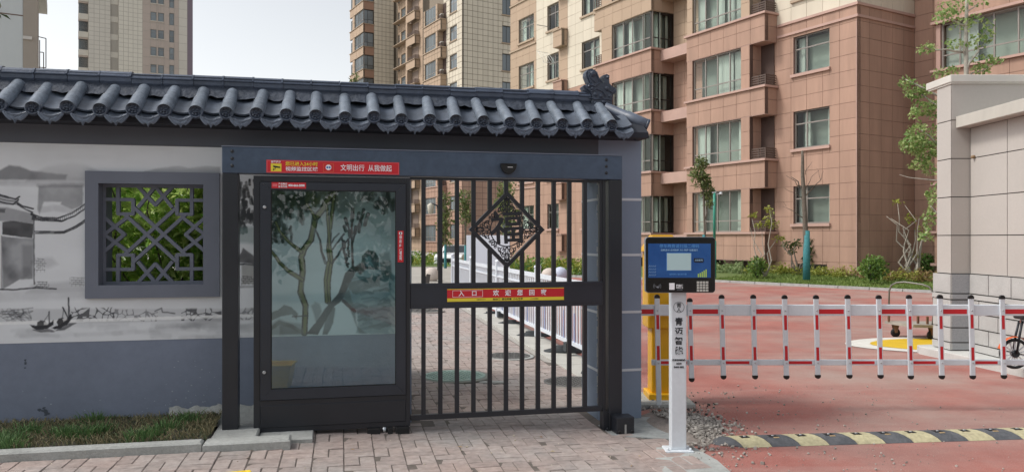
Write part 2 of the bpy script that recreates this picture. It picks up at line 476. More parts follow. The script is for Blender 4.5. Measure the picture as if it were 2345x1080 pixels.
# blades of the unmown strip
def blades(name, n, smin, smax, dmin, dmax, mat, hmin, hmax, z0, kind='stuff', clump=0):
    vs = []; fs = []
    cl = [(random.uniform(smin,smax), random.uniform(dmin,dmax)) for _ in range(max(1,clump))]
    for i in range(n):
        if clump:
            c = random.choice(cl); s, d = c[0] + random.gauss(0,.05), c[1] + random.gauss(0,.035)
            s = min(max(s,smin),smax); d = min(max(d,dmin),dmax); dirx, diry = (s-c[0])*6 + random.gauss(0,.25), (d-c[1])*6 + random.gauss(0,.25)
        else:
            s, d = random.uniform(smin,smax), random.uniform(dmin,dmax); dirx, diry = random.gauss(0,.6), random.gauss(0,.5)
        h = random.uniform(hmin,hmax); p = gw(s,d); w = T2*random.uniform(.002,.004)
        z = z0 + .05*((d+.42)/.8)
        l1 = Vector((dirx*h*.35, diry*h*.35, h*.6)); l2 = Vector((dirx*h*1.0, diry*h*1.0, h*random.uniform(.55,1.0)))
        b = Vector((p.x,p.y,z)); o = len(vs)
        vs += [b-w, b+w, b+l1+w*.8, b+l1-w*.8, b+l2]; fs += [(o,o+1,o+2,o+3),(o+3,o+2,o+4)]
    me = bpy.data.meshes.new(name); me.from_pydata(vs, [], fs); me.materials.append(mat)
    return link(name, me, None, kind)
gg = leafmat('green_blade', '3b5c30', '6a8a52', .25, .6); gs = leafmat('straw_blade', '6d654c', '938a68', .2, .8)
tag(blades('grass_tufts', 2600, -2.3, -.12, -.30, .30, gg, .04, .12, .05, clump=22), 'green weedy grass tufts at the foot of the mural wall', 'grass')
tag(blades('dry_grass', 5200, -2.3, -.1, -.30, .36, gs, .02, .07, .05), 'flattened straw coloured dry grass between the green tufts', 'grass')
tag(blades('low_grass', 3000, -2.3, -.1, -.31, .34, leafmat('olive_blade','3d4a33','626b4c',.2,.8), .02, .06, .05), 'low dull olive grass covering the strip beside the kerb', 'grass')

# yellow and white painted road marking beside the booth
mk = thing('road_marking', 'yellow painted tip with white outline on red road beside booth', 'road marking', (6.6,11.9,-.108))
def tip(w, l):
    P = []
    for k in range(25):
        a = math.pi*(k/24) - math.pi/2
        P.append((-l*math.cos(a), w*math.sin(a)*(abs(math.sin(a))**.15)))
    return P + [(2.2, w), (2.2,-w)]
MB().add([(x,y,0) for x,y in tip(.93,1.5)], [list(range(27))]).build('white_outline', m_whitepaint, mk)
MB().add([(x,y,.004) for x,y in tip(.72,1.12)], [list(range(27))]).build('yellow_fill', m_yellowpaint, mk)

# manhole covers
m_iron = M('cast_iron', '6b6a68', .6, ns=40, na=.35, metal=.3); m_green = M('green_composite', '93aaa0', .7, ns=20, na=.2)
def manhole(u, v, r, mat, label, ring):
    p = onground(u, v, gz(onground(u,v).x)); p.z = gz(p.x) + .012
    t = thing('manhole_cover', label, 'manhole cover', p, group='covers on the brick path')
    MB().lathe([(r*1.16,-.01),(r*1.16,.002),(r*1.13,.006),(r,.006)], n=40).build('ring', ring, t)
    MB().lathe([(r*.985,-.005),(r*.985,.010),(r*.96,.013)], n=40).build('lid', mat, t)
    k = MB(); st = r/7
    for i in range(-7,8):
        for j in range(-7,8):
            x, y = i*st + (j%2)*st/2, j*st
            if x*x+y*y < (r*.86)**2:
                k.box(x-st*.33, x+st*.33, y-st*.12, y+st*.12, .012, .018, Matrix.Rotation(.8 if (i+j)%2 else -.8, 3, 'Z'))
    k.build('tread', mat, t)
manhole(1164, 817, .30, m_iron, 'dark iron manhole cover with pale ring in middle of path', m_conc)
manhole(1310, 877, .33, m_iron, 'studded iron manhole cover beside the pillar foot', M('ring_dark','8d8781',.8))
manhole(1040, 863, .36, m_green, 'pale green round manhole cover nearest the black gate', M('ring_g','7f827b',.8))
manhole(965, 712, .42, m_iron, 'grey manhole cover farthest away on the brick path', M('ring_dark','8d8781',.8))
# cement crumb on the path
m = MB(); P = onground(1127,875,-.06); m.lathe([(.14,.0),(.12,.012),(.04,.02)], n=9); o = m.build('cement_lump', m_conc); o.location = (P.x,P.y,gz(P.x)+.012); o.scale = (1.2,.5,1)
tag(o, 'flat smear of pale cement on bricks by green cover', 'cement')
# ================================================================== THE MURAL WALL with its tiled roof
m_plaster = M('grey_wall_paint', '7b8496', .8, ns=1.3, na=.14, ns2=14, na2=.08, bs=45, ba=.08)
m_pillar = M('pillar_paint', '8390a4', .75, ns=2, na=.1, bs=45, ba=.06)
m_beam = M('beam_paint', '5a5d66', .8, ns=2, na=.12)
m_tile = M('slate_tile_paint', '7a8491', .30, var=.13, ns=11, na=.42, ns2=55, na2=.25, bs=60, ba=.25)
m_tiledark = M('ridge_tile_paint', '3d4656', .42, var=.08, ns=8, na=.3, bs=40, ba=.3)
m_mortar = M('roof_mortar', '363e4c', .75, ns=12, na=.35, bs=22, ba=1.0)
m_line = M('pillar_line_paint', 'd0d4da', .7)
m_frame = M('window_frame_paint', '6d727f', .75, ns=3, na=.1)

wall = thing('mural_wall', 'grey courtyard wall with ink mural, lattice window and tiled roof', 'wall', GP, GRZ)
WF, WB = .38, .74
HS0, HS1, HZ0, HZ1 = -1.012, -.238, 1.138, 1.935       # window opening
m = MB()
m.box(-4.6, HS0, WF, WB, -.25, 2.38); m.box(HS1, 1.41, WF, WB, -.25, 2.38)
m.box(HS0, HS1, WF, WB, -.25, HZ0); m.box(HS0, HS1, WF, WB, HZ1, 2.38)
m.build('wall_body', m_plaster, wall)
MB().box(1.41, 3.062, WF+.05, WB-.04, 2.06, 2.38).build('lintel_beam', m_beam, wall)
MB().box(-4.6, 3.062, WF-.012, WF-.001, 2.235, 2.38).build('top_band', m_beam, wall)
pil = MB().box(3.064, 3.469, WF-.005, .86, -.25, 2.38).build('pillar', m_pillar, wall)
for z in (1.854, 1.358, .847, .328):
    MB().box(3.061, 3.472, WF-.008, .863, z-.011, z+.011).build('painted_line', m_line, pil)
# broken plaster edge on the inner corner of the pillar
m = MB()
for k in range(46):
    z = random.uniform(.0, 2.0); w_ = random.uniform(.004,.014); h_ = random.uniform(.01,.06)
    m.box(3.060, 3.0638, WF+.01+random.uniform(0,.015), WF+.014+w_, z, z+h_)
m.build('chipped_plaster', M('raw_plaster','d5d3cc',.9), pil, 'stuff')

# ---- window surround and lattice
wf = MB()
a0, a1, b0, b1 = -1.103, -.121, 1.040, 2.026
y0, y1 = WF-.035, WF+.12
wf.box(a0, HS0+.004, y0, y1, b0, b1); wf.box(HS1-.004, a1, y0, y1, b0, b1)
wf.box(HS0+.004, HS1-.004, y0, y1, b0, HZ0+.003); wf.box(HS0+.004, HS1-.004, y0, y1, HZ1-.003, b1)
win = wf.build('window_frame', m_frame, wall)
cxw, czw = (HS0+HS1)/2, (HZ0+HZ1)/2; hw, hh = (HS1-HS0)/2-.006, (HZ1-HZ0)/2-.006
def lat(p, q, w=.0265):
    a = Vector((cxw+p[0]*hw, 0, czw+p[1]*hh)); b = Vector((cxw+q[0]*hw, 0, czw+q[1]*hh)); d = (b-a).normalized(); n_ = Vector((-d.z,0,d.x))*w/2
    e = d*.006
    y = WF+.085 + random.uniform(-.002,.002)
    MB().prism([((a-e+n_).x,(a-e+n_).z),((b+e+n_).x,(b+e+n_).z),((b+e-n_).x,(b+e-n_).z),((a-e-n_).x,(a-e-n_).z)], y, y+.045).build('lattice_bar', m_frame, win)
sq, sc = .145, (.575,.56)
for sx in (-1,1):
    for sz in (-1,1):
        cx, cz = sx*sc[0], sz*sc[1]
        c4 = [(cx-sq,cz-sq),(cx+sq,cz-sq),(cx+sq,cz+sq),(cx-sq,cz+sq)]
        for k in range(4): lat(c4[k], c4[(k+1)%4])
        lat((cx+sx*sq, cz+sz*sq), (cx+sx*sq, sz)); lat((cx+sx*sq, cz+sz*sq), (sx, cz+sz*sq))
        lat((0, sz*.60), (sx*.34, sz*.98)); lat((sx*.33, sz*.56), (0, sz*.98))
        lat((sx*.60, 0), (sx*.98, sz*.34)); lat((sx*.56, sz*.33), (sx*.98, 0))
for sx in (-1,1):
    lat((sx*-.60,.41),(sx*.43,-.56)); lat((sx*-.43,.56),(sx*.60,-.41))
lat((-1,.985),(1,.985)); lat((-1,-.985),(1,-.985)); lat((-.985,-1),(-.985,1)); lat((.985,-1),(.985,1))

# ---- the ink painting, painted vertex by vertex on a fine sheet of plaster
step = .004
S = np.arange(-1.95, 1.405, step); Zm = np.arange(.706, 2.236, step); Zm = np.append(Zm[Zm < 2.232], 2.234)
SS, ZZ = np.meshgrid(S, Zm)
wx = GP.x + T2.x*SS + D2.x*(WF-.003); wy = GP.y + T2.y*SS + D2.y*(WF-.003)
U = CX + wx/wy*F; Vp = HY - (ZZ-EYE)/wy*F
def vnoise(x, y, sc, seed, oct=4):
    r = np.zeros_like(x); amp = 1; tot = 0
    for o in range(oct):
        g = np.random.default_rng(seed+o).random((256,256))
        xx, yy = x/sc*2**o, y/sc*2**o
        xi, yi = np.floor(xx).astype(int), np.floor(yy).astype(int); fx_, fy_ = xx-xi, yy-yi
        fx_, fy_ = fx_*fx_*(3-2*fx_), fy_*fy_*(3-2*fy_)
        G = lambda i, j: g[i%256, j%256]
        r += amp*((G(xi,yi)*(1-fx_)+G(xi+1,yi)*fx_)*(1-fy_)+(G(xi,yi+1)*(1-fx_)+G(xi+1,yi+1)*fx_)*fy_); tot += amp; amp *= .5
    return r/tot
n1 = vnoise(U, Vp, 60, 11); n2 = vnoise(U, Vp, 12, 23, 3); n3 = vnoise(U, Vp*4, 90, 31, 3)
wob = (n2-.5)*5
img = np.ones(U.shape+(3,))*np.array([.66,.68,.71])
img *= (1 - .10*(n1-.5) - .14*(np.clip(n3-.5,0,1)))[...,None]
INK = np.array([.035,.037,.045])
U0 = U[0]
def window(pts, mg):
    us = [p[0] for p in pts]; vs_ = [p[1] for p in pts]
    c0, c1 = np.searchsorted(U0, [min(us)-mg, max(us)+mg])
    if c1 <= c0: return None
    vv = Vp[:, [c0, min(c1, U0.size-1)]]
    r_ = np.where((vv.min(1) < max(vs_)+mg) & (vv.max(1) > min(vs_)-mg))[0]
    return None if r_.size == 0 else (slice(r_[0], r_[-1]+1), slice(c0, c1))
wob2 = np.roll(wob, 37, 0)
def lay(w_, mask, col, a):
    k = (mask*a)[...,None]; img[w_] = img[w_]*(1-k) + np.asarray(col)*k
def dist_poly(pts, w_):
    uu, vv = (U+wob*.4)[w_], (Vp+wob2*.4)[w_]; d = np.full(uu.shape, 1e9); wpos = np.zeros(uu.shape); L = 0
    for (x1,y1),(x2,y2) in zip(pts[:-1], pts[1:]):
        dx, dy = x2-x1, y2-y1; l2 = dx*dx+dy*dy+1e-9
        t = np.clip(((uu-x1)*dx+(vv-y1)*dy)/l2, 0, 1); e = np.hypot(uu-x1-t*dx, vv-y1-t*dy)
        k = e < d; d[k] = e[k]; wpos[k] = L + (t*math.sqrt(l2))[k]; L += math.sqrt(l2)
    return d, wpos/max(L,1)
def stroke(pts, w, a=1, col=INK, soft=1.5, w2=None, dry=.2):
    w_ = window(pts, max(w, w2 or 0)*1.3+soft+6)
    if w_ is None: return
    d, t = dist_poly(pts, w_); ww = w if w2 is None else w + (w2-w)*t
    ww = ww*.95+.2
    m_ = np.clip((ww+soft-d)/soft, 0, 1) * (1 - dry*np.clip((n2[w_]-.45)*4, 0, 1))
    lay(w_, m_, col, min(1, a*1.2))
def area(poly, a=1, col=INK, soft=3, tex=.3, grad=None):
    w_ = window(poly, soft+8)
    if w_ is None: return
    uu, vv = (U+wob*.8)[w_], (Vp+wob*.6)[w_]; ins = np.zeros(uu.shape, bool); n_ = len(poly)
    for i in range(n_):
        (x1,y1),(x2,y2) = poly[i], poly[i-1]
        c = ((y1 > vv) != (y2 > vv)) & (uu < (x2-x1)*(vv-y1)/(y2-y1+1e-9)+x1); ins ^= c
    d, _ = dist_poly(list(poly)+[poly[0]], w_)
    m_ = np.where(ins, np.clip(.4+d/soft, 0, 1), np.clip(.4-d/soft, 0, 1)) * (1 - tex*np.clip((n1[w_]-.35)*2.5, 0, 1))
    if grad is not None:
        g0, g1 = grad; m_ = m_*np.clip((Vp[w_]-g0)/(g1-g0), 0, 1)
    lay(w_, m_, np.asarray(col)*.75, min(1, a*1.4))
# left scene: far hills, ruin, house with upturned eaves, shore, boats
area([(-20,400),(20,378),(45,380),(70,390),(155,400),(150,412),(-20,412)], .55, (.16,.165,.18), 5)
area([(70,398),(110,380),(165,370),(200,378),(225,390),(300,398),(300,415),(60,415)], .28, (.2,.2,.22), 8, grad=(360,398))
area([(330,392),(365,384),(410,378),(430,384),(470,379),(505,381),(505,402),(330,402)], .40, (.2,.2,.22), 5, grad=(366,390))
stroke([(0,412),(120,410),(200,418),(330,402)], 5, .22, (.2,.2,.22), 9); stroke([(0,420),(190,424)], 3, .2, (.2,.2,.22), 6)
area([(88,425),(128,422),(190,424),(190,470),(166,480),(138,468),(140,462),(100,462),(90,492),(86,480)], .58, (.18,.185,.20), 4, tex=.4)
stroke([(88,425),(188,424)], 3, .3, (.15,.15,.17), 4); stroke([(95,480),(125,476),(160,480)], 4, .25, (.2,.2,.22), 6)
area([(-10,474),(15,474),(78,489),(78,512),(-10,506)], .6, (.13,.13,.145), 4); area([(5,508),(30,505),(78,512),(75,546),(5,537)], .93, (.03,.03,.036), 2.5, tex=.12)
area([(4,540),(30,543),(78,546),(75,638),(45,640),(6,662)], .72, (.14,.145,.16), 3, tex=.45); area([(50,560),(78,560),(75,632),(50,640)], .35, (.06,.06,.07), 8)
stroke([(78,500),(78,650)], .8, .7); stroke([(4,540),(4,660)], .8, .5)
for k in range(3): stroke([(-10,446+k*7),(20,453+k*7),(42,455+k*6)], .5, .7, soft=1)
area([(-10,446),(20,452),(42,456),(40,466),(20,470),(-10,466)], .4, (.15,.15,.17), 3)
stroke([(-10,443),(15,450),(36,456),(44,450)], 1.1, .95); stroke([(0,462),(30,468),(42,457)], .8, .9); stroke([(36,462),(52,472),(76,478)], .9, .9); stroke([(40,468),(60,480),(74,486)], .9, .8)
area([(-10,478),(14,478),(12,487),(-10,487)], .95, INK, 2)
for a, b, w_ in (((72,490),(80,496),2.5),((74,498),(140,505),.9)): stroke([a,b], w_, .9)
stroke([(72,490),(100,499),(130,500),(165,488),(197,466)], .9, .8); stroke([(74,502),(110,505),(140,506),(170,495),(197,477)], 1, .9)
for k in range(26):
    u_ = 78+k*4.6; v_ = 496+ (5 if u_ < 140 else 5-(u_-140)*.55); stroke([(u_,v_-4),(u_+.6,v_+4)], .35, .5, soft=1)
stroke([(80,530),(146,530),(172,518),(197,502)], .9, .85); stroke([(82,534),(146,533),(174,521),(197,506)], .8, .8)
area([(80,590),(120,588),(135,605),(110,615),(82,612)], .22, (.2,.2,.22), 9); area([(70,650),(190,640),(195,665),(60,672)], .26, (.2,.2,.22), 10)
def bricksketch(x0,x1,y0,y1,a):
    for r_ in range(int((y1-y0)/5)):
        y = y0+r_*5; stroke([(x0+random.uniform(0,8),y),(x1-random.uniform(0,14),y+1)], .4, a, soft=1)
        for k in range(int((x1-x0)/9)):
            x = x0+k*9+(r_%2)*4.5; stroke([(x,y),(x,y+5)], .3, a*.8, soft=1)
bricksketch(80,108,592,625,.4); bricksketch(80,118,645,662,.5); bricksketch(160,200,635,655,.35)
stroke([(0,662),(30,663),(80,658),(128,661)], 1.1, .75); stroke([(0,678),(80,676),(200,672)], 7, .2, (.2,.2,.22), 10)
# stone revetment: irregular cells
def revet(u0, u1, v0, v1, a, cells=None):
    pts = [(random.uniform(u0,u1), random.uniform(v0,v1)) for _ in range(int((u1-u0)*(v1-v0)/105))]
    sel = (U > u0) & (U < u1) & (Vp > v0-6) & (Vp < v1+2)
    uu, vv = (U+wob*.9)[sel], (Vp+wob*.6)[sel]
    D_ = np.stack([np.hypot((uu-p)*.8, vv-q) for p, q in pts]); D_.sort(axis=0)
    m_ = np.zeros(U.shape); m_[sel] = np.clip((2.0-(D_[1]-D_[0]))/1.0, 0, 1)*np.clip((vv-v0+4)/4,0,1)
    lay((slice(None),slice(None)), m_, INK, min(1,a*1.2))
area([(-20,706),(520,706),(595,704),(595,733),(300,738),(-20,741)], .20, (.2,.2,.22), 5)
for k in range(20): stroke([(random.uniform(0,60),random.uniform(704,735)),(random.uniform(20,75),random.uniform(704,738))], .6, .35)
revet(-5,72,708,736,.30); revet(162,262,706,733,.72); revet(262,362,710,733,.5); revet(415,508,708,732,.72); revet(540,600,706,730,.5)
stroke([(355,712),(370,705),(372,714),(400,717)], .8, .6)
stroke([(-10,740),(200,733),(510,724),(600,722)], 2.5, .7, (.8,.81,.82), 2)
for k in range(34):
    u_ = random.uniform(-10,560); v_ = random.uniform(742,775); l_ = random.uniform(30,110)
    stroke([(u_,v_),(u_+l_*.5,v_-random.uniform(1,5)),(u_+l_,v_-random.uniform(0,4))], random.uniform(1,4), random.uniform(.06,.2), (.22,.23,.25), 5)
area([(420,738),(470,727),(510,728),(510,740),(450,746)], .3, (.2,.2,.22), 8)
def boat(x, y, s, tilt):
    c, q = math.cos(tilt), math.sin(tilt)
    T_ = lambda p: (x+(p[0]*c-p[1]*q)*s, y+(p[0]*q+p[1]*c)*s)
    area([T_(p) for p in ((-34,-5),(-15,0),(10,0),(33,-10),(30,2),(10,12),(-16,11),(-28,4))], 1, INK, 1.6, tex=.0)
    area([T_(p) for p in ((-15,2),(-13,-10),(-3,-15),(9,-11),(12,2))], .9, (.055,.055,.06), 2, tex=.1)
    area([T_(p) for p in ((4,0),(5,-9),(12,-7),(16,0))], .8, (.75,.75,.76), 2)
    for k in range(6): stroke([T_((-26+k*4,10+k*1.6)),T_((10+k*4,9+k*2.2))], .8, .5)
    stroke([T_((20,-4)),T_((22,-34 if s < .95 else -38))], .9, .95); stroke([T_((22,-30)),T_((5,-10))], .4, .5)
boat(97,744,.84,-.10); boat(143,738,.84,-.55)
stroke([(158,722),(157,682)], 1.2, .95)
# between post and cabinet: dark foliage, teal wash, small hut
for k in range(60):
    u_, v_ = random.uniform(540,590), random.uniform(404,525); stroke([(u_,v_),(u_+random.uniform(-4,4),v_+random.uniform(8,18))], random.uniform(1.5,3.6), random.uniform(.5,.95), (.04,.045,.05), 2)
area([(540,520),(590,518),(590,560),(540,555)], .5, (.18,.30,.29), 9)
area([(541,600),(556,566),(590,592),(590,610),(575,604)], .75, (.13,.13,.14), 3); area([(553,605),(590,605),(590,650),(553,652)], .45, (.2,.19,.16), 4); bricksketch(548,585,632,652,.5)
stroke([(541,605),(560,604),(590,608)], 1, .8); stroke([(545,657),(590,655)], 1.6, .4)
# behind the glass: its teal tint painted in, riverside tree, sprig, rock and washes
area([(600,425),(925,425),(925,775),(600,775)], .22, (.22,.36,.37), 6, tex=.2); area([(600,430),(920,430),(920,560),(760,520),(690,500),(600,520)], .3, (.14,.21,.21), 30)
def dabs(n, u0,u1,v0,v1, l, w, a, col=(.05,.06,.06), lean=0):
    for k in range(n):
        u_, v_ = random.uniform(u0,u1), random.uniform(v0,v1); ll = random.uniform(.5,1.2)*l
        stroke([(u_,v_),(u_+lean+random.uniform(-.3,.3)*ll, v_+ll)], random.uniform(.5,1.1)*w, random.uniform(.4,1)*a, col, 2.5)
area([(612,430),(765,430),(740,450),(690,462),(650,500),(612,520)], .62, (.07,.10,.09), 14, tex=.5)
dabs(75, 618,730,434,470, 14, 4.5, .6, (.03,.045,.04)); dabs(60, 620,668,468,548, 15, 3.2, .85, (.03,.04,.04)); area([(745,430),(850,430),(820,470),(780,500),(762,480)], .5, (.08,.11,.09), 12, tex=.6); dabs(10, 685,692,470,500, 20, 3, .8)
dabs(30, 700,770,434,458, 12, 4, .5, (.10,.12,.06)); dabs(26, 860,905,436,468, 20, 3.2, .8); dabs(8, 838,862,436,446, 16, 3, .7, lean=-8)
TR = (.15,.16,.07)
def limb(pts, w, w2=None):
    w *= .62; w2 = None if w2 is None else w2*.62
    stroke(pts, w+1.8, 1, (.02,.025,.022), 1.5, None if w2 is None else w2+1.4); stroke(pts, w*.62, .85, TR, 1.5, None if w2 is None else w2*.6)
limb([(697,762),(700,700),(688,668),(693,620),(690,588),(696,570),(712,548),(722,500),(738,480),(752,455),(772,432)], 8, 9)
limb([(692,640),(660,620),(640,600),(622,575)], 5.5, 2.5); limb([(690,576),(660,552),(640,528),(632,508)], 4, 1.6); limb([(722,500),(712,480),(702,466)], 4, 2)
limb([(752,690),(752,640),(757,605),(752,570),(756,520),(762,470),(766,436)], 6, 4); limb([(752,600),(745,640),(748,690)], 3, 4); limb([(760,600),(755,560),(750,500),(748,468)], 3, 2)
stroke([(746,602),(736,575),(733,550),(724,528)], 2.4, .9, w2=1.4); stroke([(762,600),(775,582),(790,556),(800,545)], 2, .9, w2=1)
stroke([(762,570),(780,545),(788,535)], 1.2, .8); stroke([(757,560),(765,545),(776,535)], 1.2, .8)
stroke([(808,608),(806,560),(805,520),(810,490)], 2.2, .9, (.09,.05,.05), w2=1.4); stroke([(806,560),(815,525),(832,495)], 1.4, .9); stroke([(806,550),(798,520),(793,500)], 1.2, .9)
for a, b in (((808,478),(806,505)),((833,480),(829,498)),((843,490),(835,515)),((791,500),(795,514)),((826,505),(822,530)),((814,520),(812,534)),((800,528),(801,540)),((822,488),(820,500)),((788,518),(792,528))): stroke([a,b], 3.4, .95, (.03,.035,.04), 1.5)
stroke([(783,545),(786,570),(790,590),(797,612)], .9, .9)
for k in range(11): stroke([(783+k*1.2+random.uniform(-3,3),545+k*6.2),(785+k*1.2+random.uniform(-3,3),548+k*6.2)], 2.0, .95)
for k in range(7): stroke([(797+random.uniform(-2,2),548+k*6),(799+random.uniform(-2,2),551+k*6)], 1.7, .9)
RK = (.07,.13,.15)
area([(780,660),(800,625),(820,612),(848,606),(880,614),(905,630),(905,764),(850,764),(815,762),(820,735),(815,710),(788,690)], .62, (.13,.25,.28), 4, tex=.45)
area([(828,605),(828,585),(842,572),(858,574),(868,590),(868,618),(830,615)], .95, (.04,.075,.085), 2.5, tex=.15); area([(835,588),(848,585),(856,610),(838,610)], .5, (.25,.42,.46), 3)
area([(868,600),(895,596),(898,640),(874,640)], .55, (.09,.12,.12), 5); area([(868,580),(892,576),(896,606),(870,604)], .35, (.22,.22,.22), 5)
area([(700,764),(725,735),(745,705),(775,670),(790,625),(806,608),(822,612),(800,650),(786,685),(762,705),(740,745),(728,766)], 1, (.03,.055,.065), 2.5, tex=.15)
area([(783,675),(800,660),(805,685),(812,700),(818,745),(842,764),(822,762),(800,705)], .6, (.1,.15,.16), 4); stroke([(786,688),(812,712)], 3, .9)
area([(808,612),(828,600),(842,612),(825,630)], .8, (.10,.07,.07), 4)
for k in range(48):
    u_, v_ = random.uniform(805,880), random.uniform(630,757); l_ = random.uniform(15,45); stroke([(u_,v_),(u_+l_*.6,v_-5),(u_+l_,v_-1)], random.uniform(.8,2.4), random.uniform(.25,.7), RK, 2)
for k in range(6): stroke([(795+k*3,650+k*4),(830+k*4,640+k*3),(868,632+k*4)], 1.8, .55, (.06,.10,.11), 2)
area([(752,690),(768,705),(764,738),(750,766),(738,766)], .8, (.09,.12,.13), 3)
area([(718,720),(712,700),(722,690),(732,695),(738,712),(724,745)], .55, (.10,.13,.14), 5)
area([(612,720),(640,706),(650,697),(668,702),(683,718),(680,732),(668,720),(645,724),(628,732),(612,735)], .75, (.14,.16,.16), 3); area([(612,745),(640,728),(655,735),(690,740),(700,766),(612,768)], .45, (.12,.15,.155), 6)
stroke([(612,757),(640,738),(665,745),(688,758)], 3, .7, (.08,.1,.1), 3); stroke([(670,725),(705,722)], .9, .7); area([(640,745),(668,742),(690,764),(640,766)], .5, (.1,.12,.13), 4)
for k in range(10): stroke([(900-random.uniform(0,12),640+k*13),(906,655+k*13)], 1.5, .4, (.45,.52,.52), 3)
nv, nu = U.shape
vid = np.arange(nv*nu).reshape(nv,nu)
q = np.stack([vid[:-1,:-1],vid[:-1,1:],vid[1:,1:],vid[1:,:-1]], -1).reshape(-1,4)
sc_, zc_ = (SS[:-1,:-1]+step/2).ravel(), (ZZ[:-1,:-1]+step/2).ravel()
keep = ~((sc_ > -1.098) & (sc_ < -.126) & (zc_ > 1.046) & (zc_ < 2.02))
me = bpy.data.meshes.new('mural')
me.from_pydata(np.stack([SS.ravel(), np.full(SS.size, WF-.003), ZZ.ravel()], 1).tolist(), [], q[keep].tolist())
ca = me.color_attributes.new('paint', 'FLOAT_COLOR', 'POINT')
ca.data.foreach_set('color', np.concatenate([img.reshape(-1,3), np.ones((img.shape[0]*img.shape[1],1))], 1).astype(np.float32).ravel())
me.materials.append(M('mural_paint', 'ffffff', .8, attr='paint', bs=60, ba=.05))
link('mural', me, wall, label='black and grey ink painting of boats, houses, shore and trees')
MB().box(-4.6, -1.953, WF-.003, WF-.0005, .706, 2.234).build('mural_ground', M('mural_ground','ccd0d4',.8,ns=2,na=.12), wall)
# scuffs and drips on the dado
m = MB()
def smear(u, v, w, h, n_):
    s0, z0 = onplane(u, v, WF)
    for k in range(n_):
        s1, z1 = s0+random.gauss(0,w), z0+random.gauss(0,h); r_ = random.uniform(.004,.014)
        m.add([(s1+r_*math.cos(a)*random.uniform(.5,1.4), WF-.0015-.0002*k, z1+r_*math.sin(a)*random.uniform(.4,1.2)) for a in np.linspace(0,5.2,7)], [list(range(7))])
smear(105,938,.012,.012,12); smear(92,938,.006,.008,5); smear(58,833,.002,.02,6)
m.build('stain', M('dado_stain','4a515b',.9), wall, 'stuff')
m = MB()
for k in range(70):
    s1 = random.uniform(-1.6,-.1) if k < 20 else random.uniform(-.55,-.06); z1 = random.uniform(.02,.5)*random.random()
    m.box(s1, s1+random.uniform(.003,.012), WF-.0015-.00003*k, WF-.0005, z1+.1, z1+.1+random.uniform(.002,.008))
m.build('paint_fleck', M('pale_fleck','9aa4ae',.8), wall, 'stuff')
m = MB(); rows = []
for i, s1 in enumerate(np.linspace(-.50,.17,30)):
    h_ = .115+.012*math.sin(i*.9)+random.uniform(-.008,.008); rows.append([(s1,WF-.10,.02),(s1,WF-.05,.045+h_*.4),(s1,WF-.012,h_+.03),(s1,WF-.004,h_+.05)])
m.strip(rows); m.build('cement_fillet', m_conc, wall)

# ---- roof: fascia, cover tiles with end discs, pan tiles with drip ends, ridge
RX0, RX1 = -3.35, 3.44
MB().prism([(.17,2.382),(.93,2.382),(.93,2.43),(.56,2.66),(.53,2.66),(.17,2.43)], RX0, 3.455, 'x').build('eave_board', M('eave_board','2b2e37',.8,ns=6,na=.2), wall)
SL = math.atan2(.185,.31)                             # pitch of the roof
yE, zE = .095, 2.470                                  # centre of an end disc
sl = Vector((0, math.cos(SL), math.sin(SL)))
nl = Vector((0,-math.sin(SL), math.cos(SL)))
def cover(rad, t0, t1, r2=None):
    r2 = r2 or rad; rows = []
    for t, r_ in ((t0,rad),(t0+.02,rad),(t1-.02,r2),(t1,r2)):
        rows.append([Vector((r_*math.cos(a),0,0)) + sl*t + nl*(r_*math.sin(a)) for a in np.linspace(-.35,math.pi+.35,15)])
    return rows
def covermesh():
    b = MB(); b.strip(cover(.052, .0, .215)); return b.mesh('cover_tile')
me_c1 = covermesh(); me_c1.materials.append(m_tile)
b = MB(); b.strip(cover(.047,.20,.42)); b.strip([[Vector((.0465*math.cos(a),0,0))+sl*.20+nl*(.0465*math.sin(a)) for a in np.linspace(0,math.pi,13)],[Vector((.0525*math.cos(a),0,0))+sl*.214+nl*(.0525*math.sin(a)) for a in np.linspace(0,math.pi,13)]]); me_c2 = b.mesh('cover_tile'); me_c2.materials.append(m_tile)
b = MB()                                              # end disc with a moulded beast face
b.lathe([(.054,.02),(.054,-.006),(.050,-.010),(.044,-.010),(.042,-.003),(.0,-.002)], (0,0,0), 24, 'y')
for (x_,z_,r_) in ((-.016,.012,.010),(.016,.012,.010),(0,-.002,.011),(-.02,-.018,.009),(.02,-.018,.009),(0,-.024,.010),(-.026,.026,.007),(.026,.026,.007),(0,.026,.008)):
    b.lathe([(r_,0),(r_*.8,-.006),(r_*.3,-.0085)], (x_,-.002,z_), 8, 'y')
b.tube([(-.024,-.006,-.010),(-.012,-.01,-.006),(0,-.011,-.012),(.012,-.01,-.006),(.024,-.006,-.010)], .004, 5)
me_d = b.mesh('end_disc'); me_d.materials.append(m_tiledark)
SP = .2233
def pan(t0, t1, dz):
    rows = []
    for t in np.linspace(t0, t1, 4):
        rows.append([Vector((x_,0,0)) + sl*t + nl*(dz - .052*math.cos(x_/(SP*.5)*1.35)) for x_ in np.linspace(-SP*.42,SP*.42,13)])
    return rows
def panmesh(t0, t1, dz):
    b = MB(); rows = pan(t0,t1,dz); b.strip(rows)
    b.strip([rows[0], [p - nl*.014 for p in rows[0]]]); me_ = b.mesh('pan_tile'); me_.materials.append(M('pan_tile_paint','5c6573',.40,var=.12,ns=9,na=.4,ns2=40,na2=.25)); return me_
me_p1 = panmesh(-.015,.16,.0); me_p2 = panmesh(.055,.42,.026)
b = MB()                                              # drip end: pointed tongue with a moulded rim
prof = []
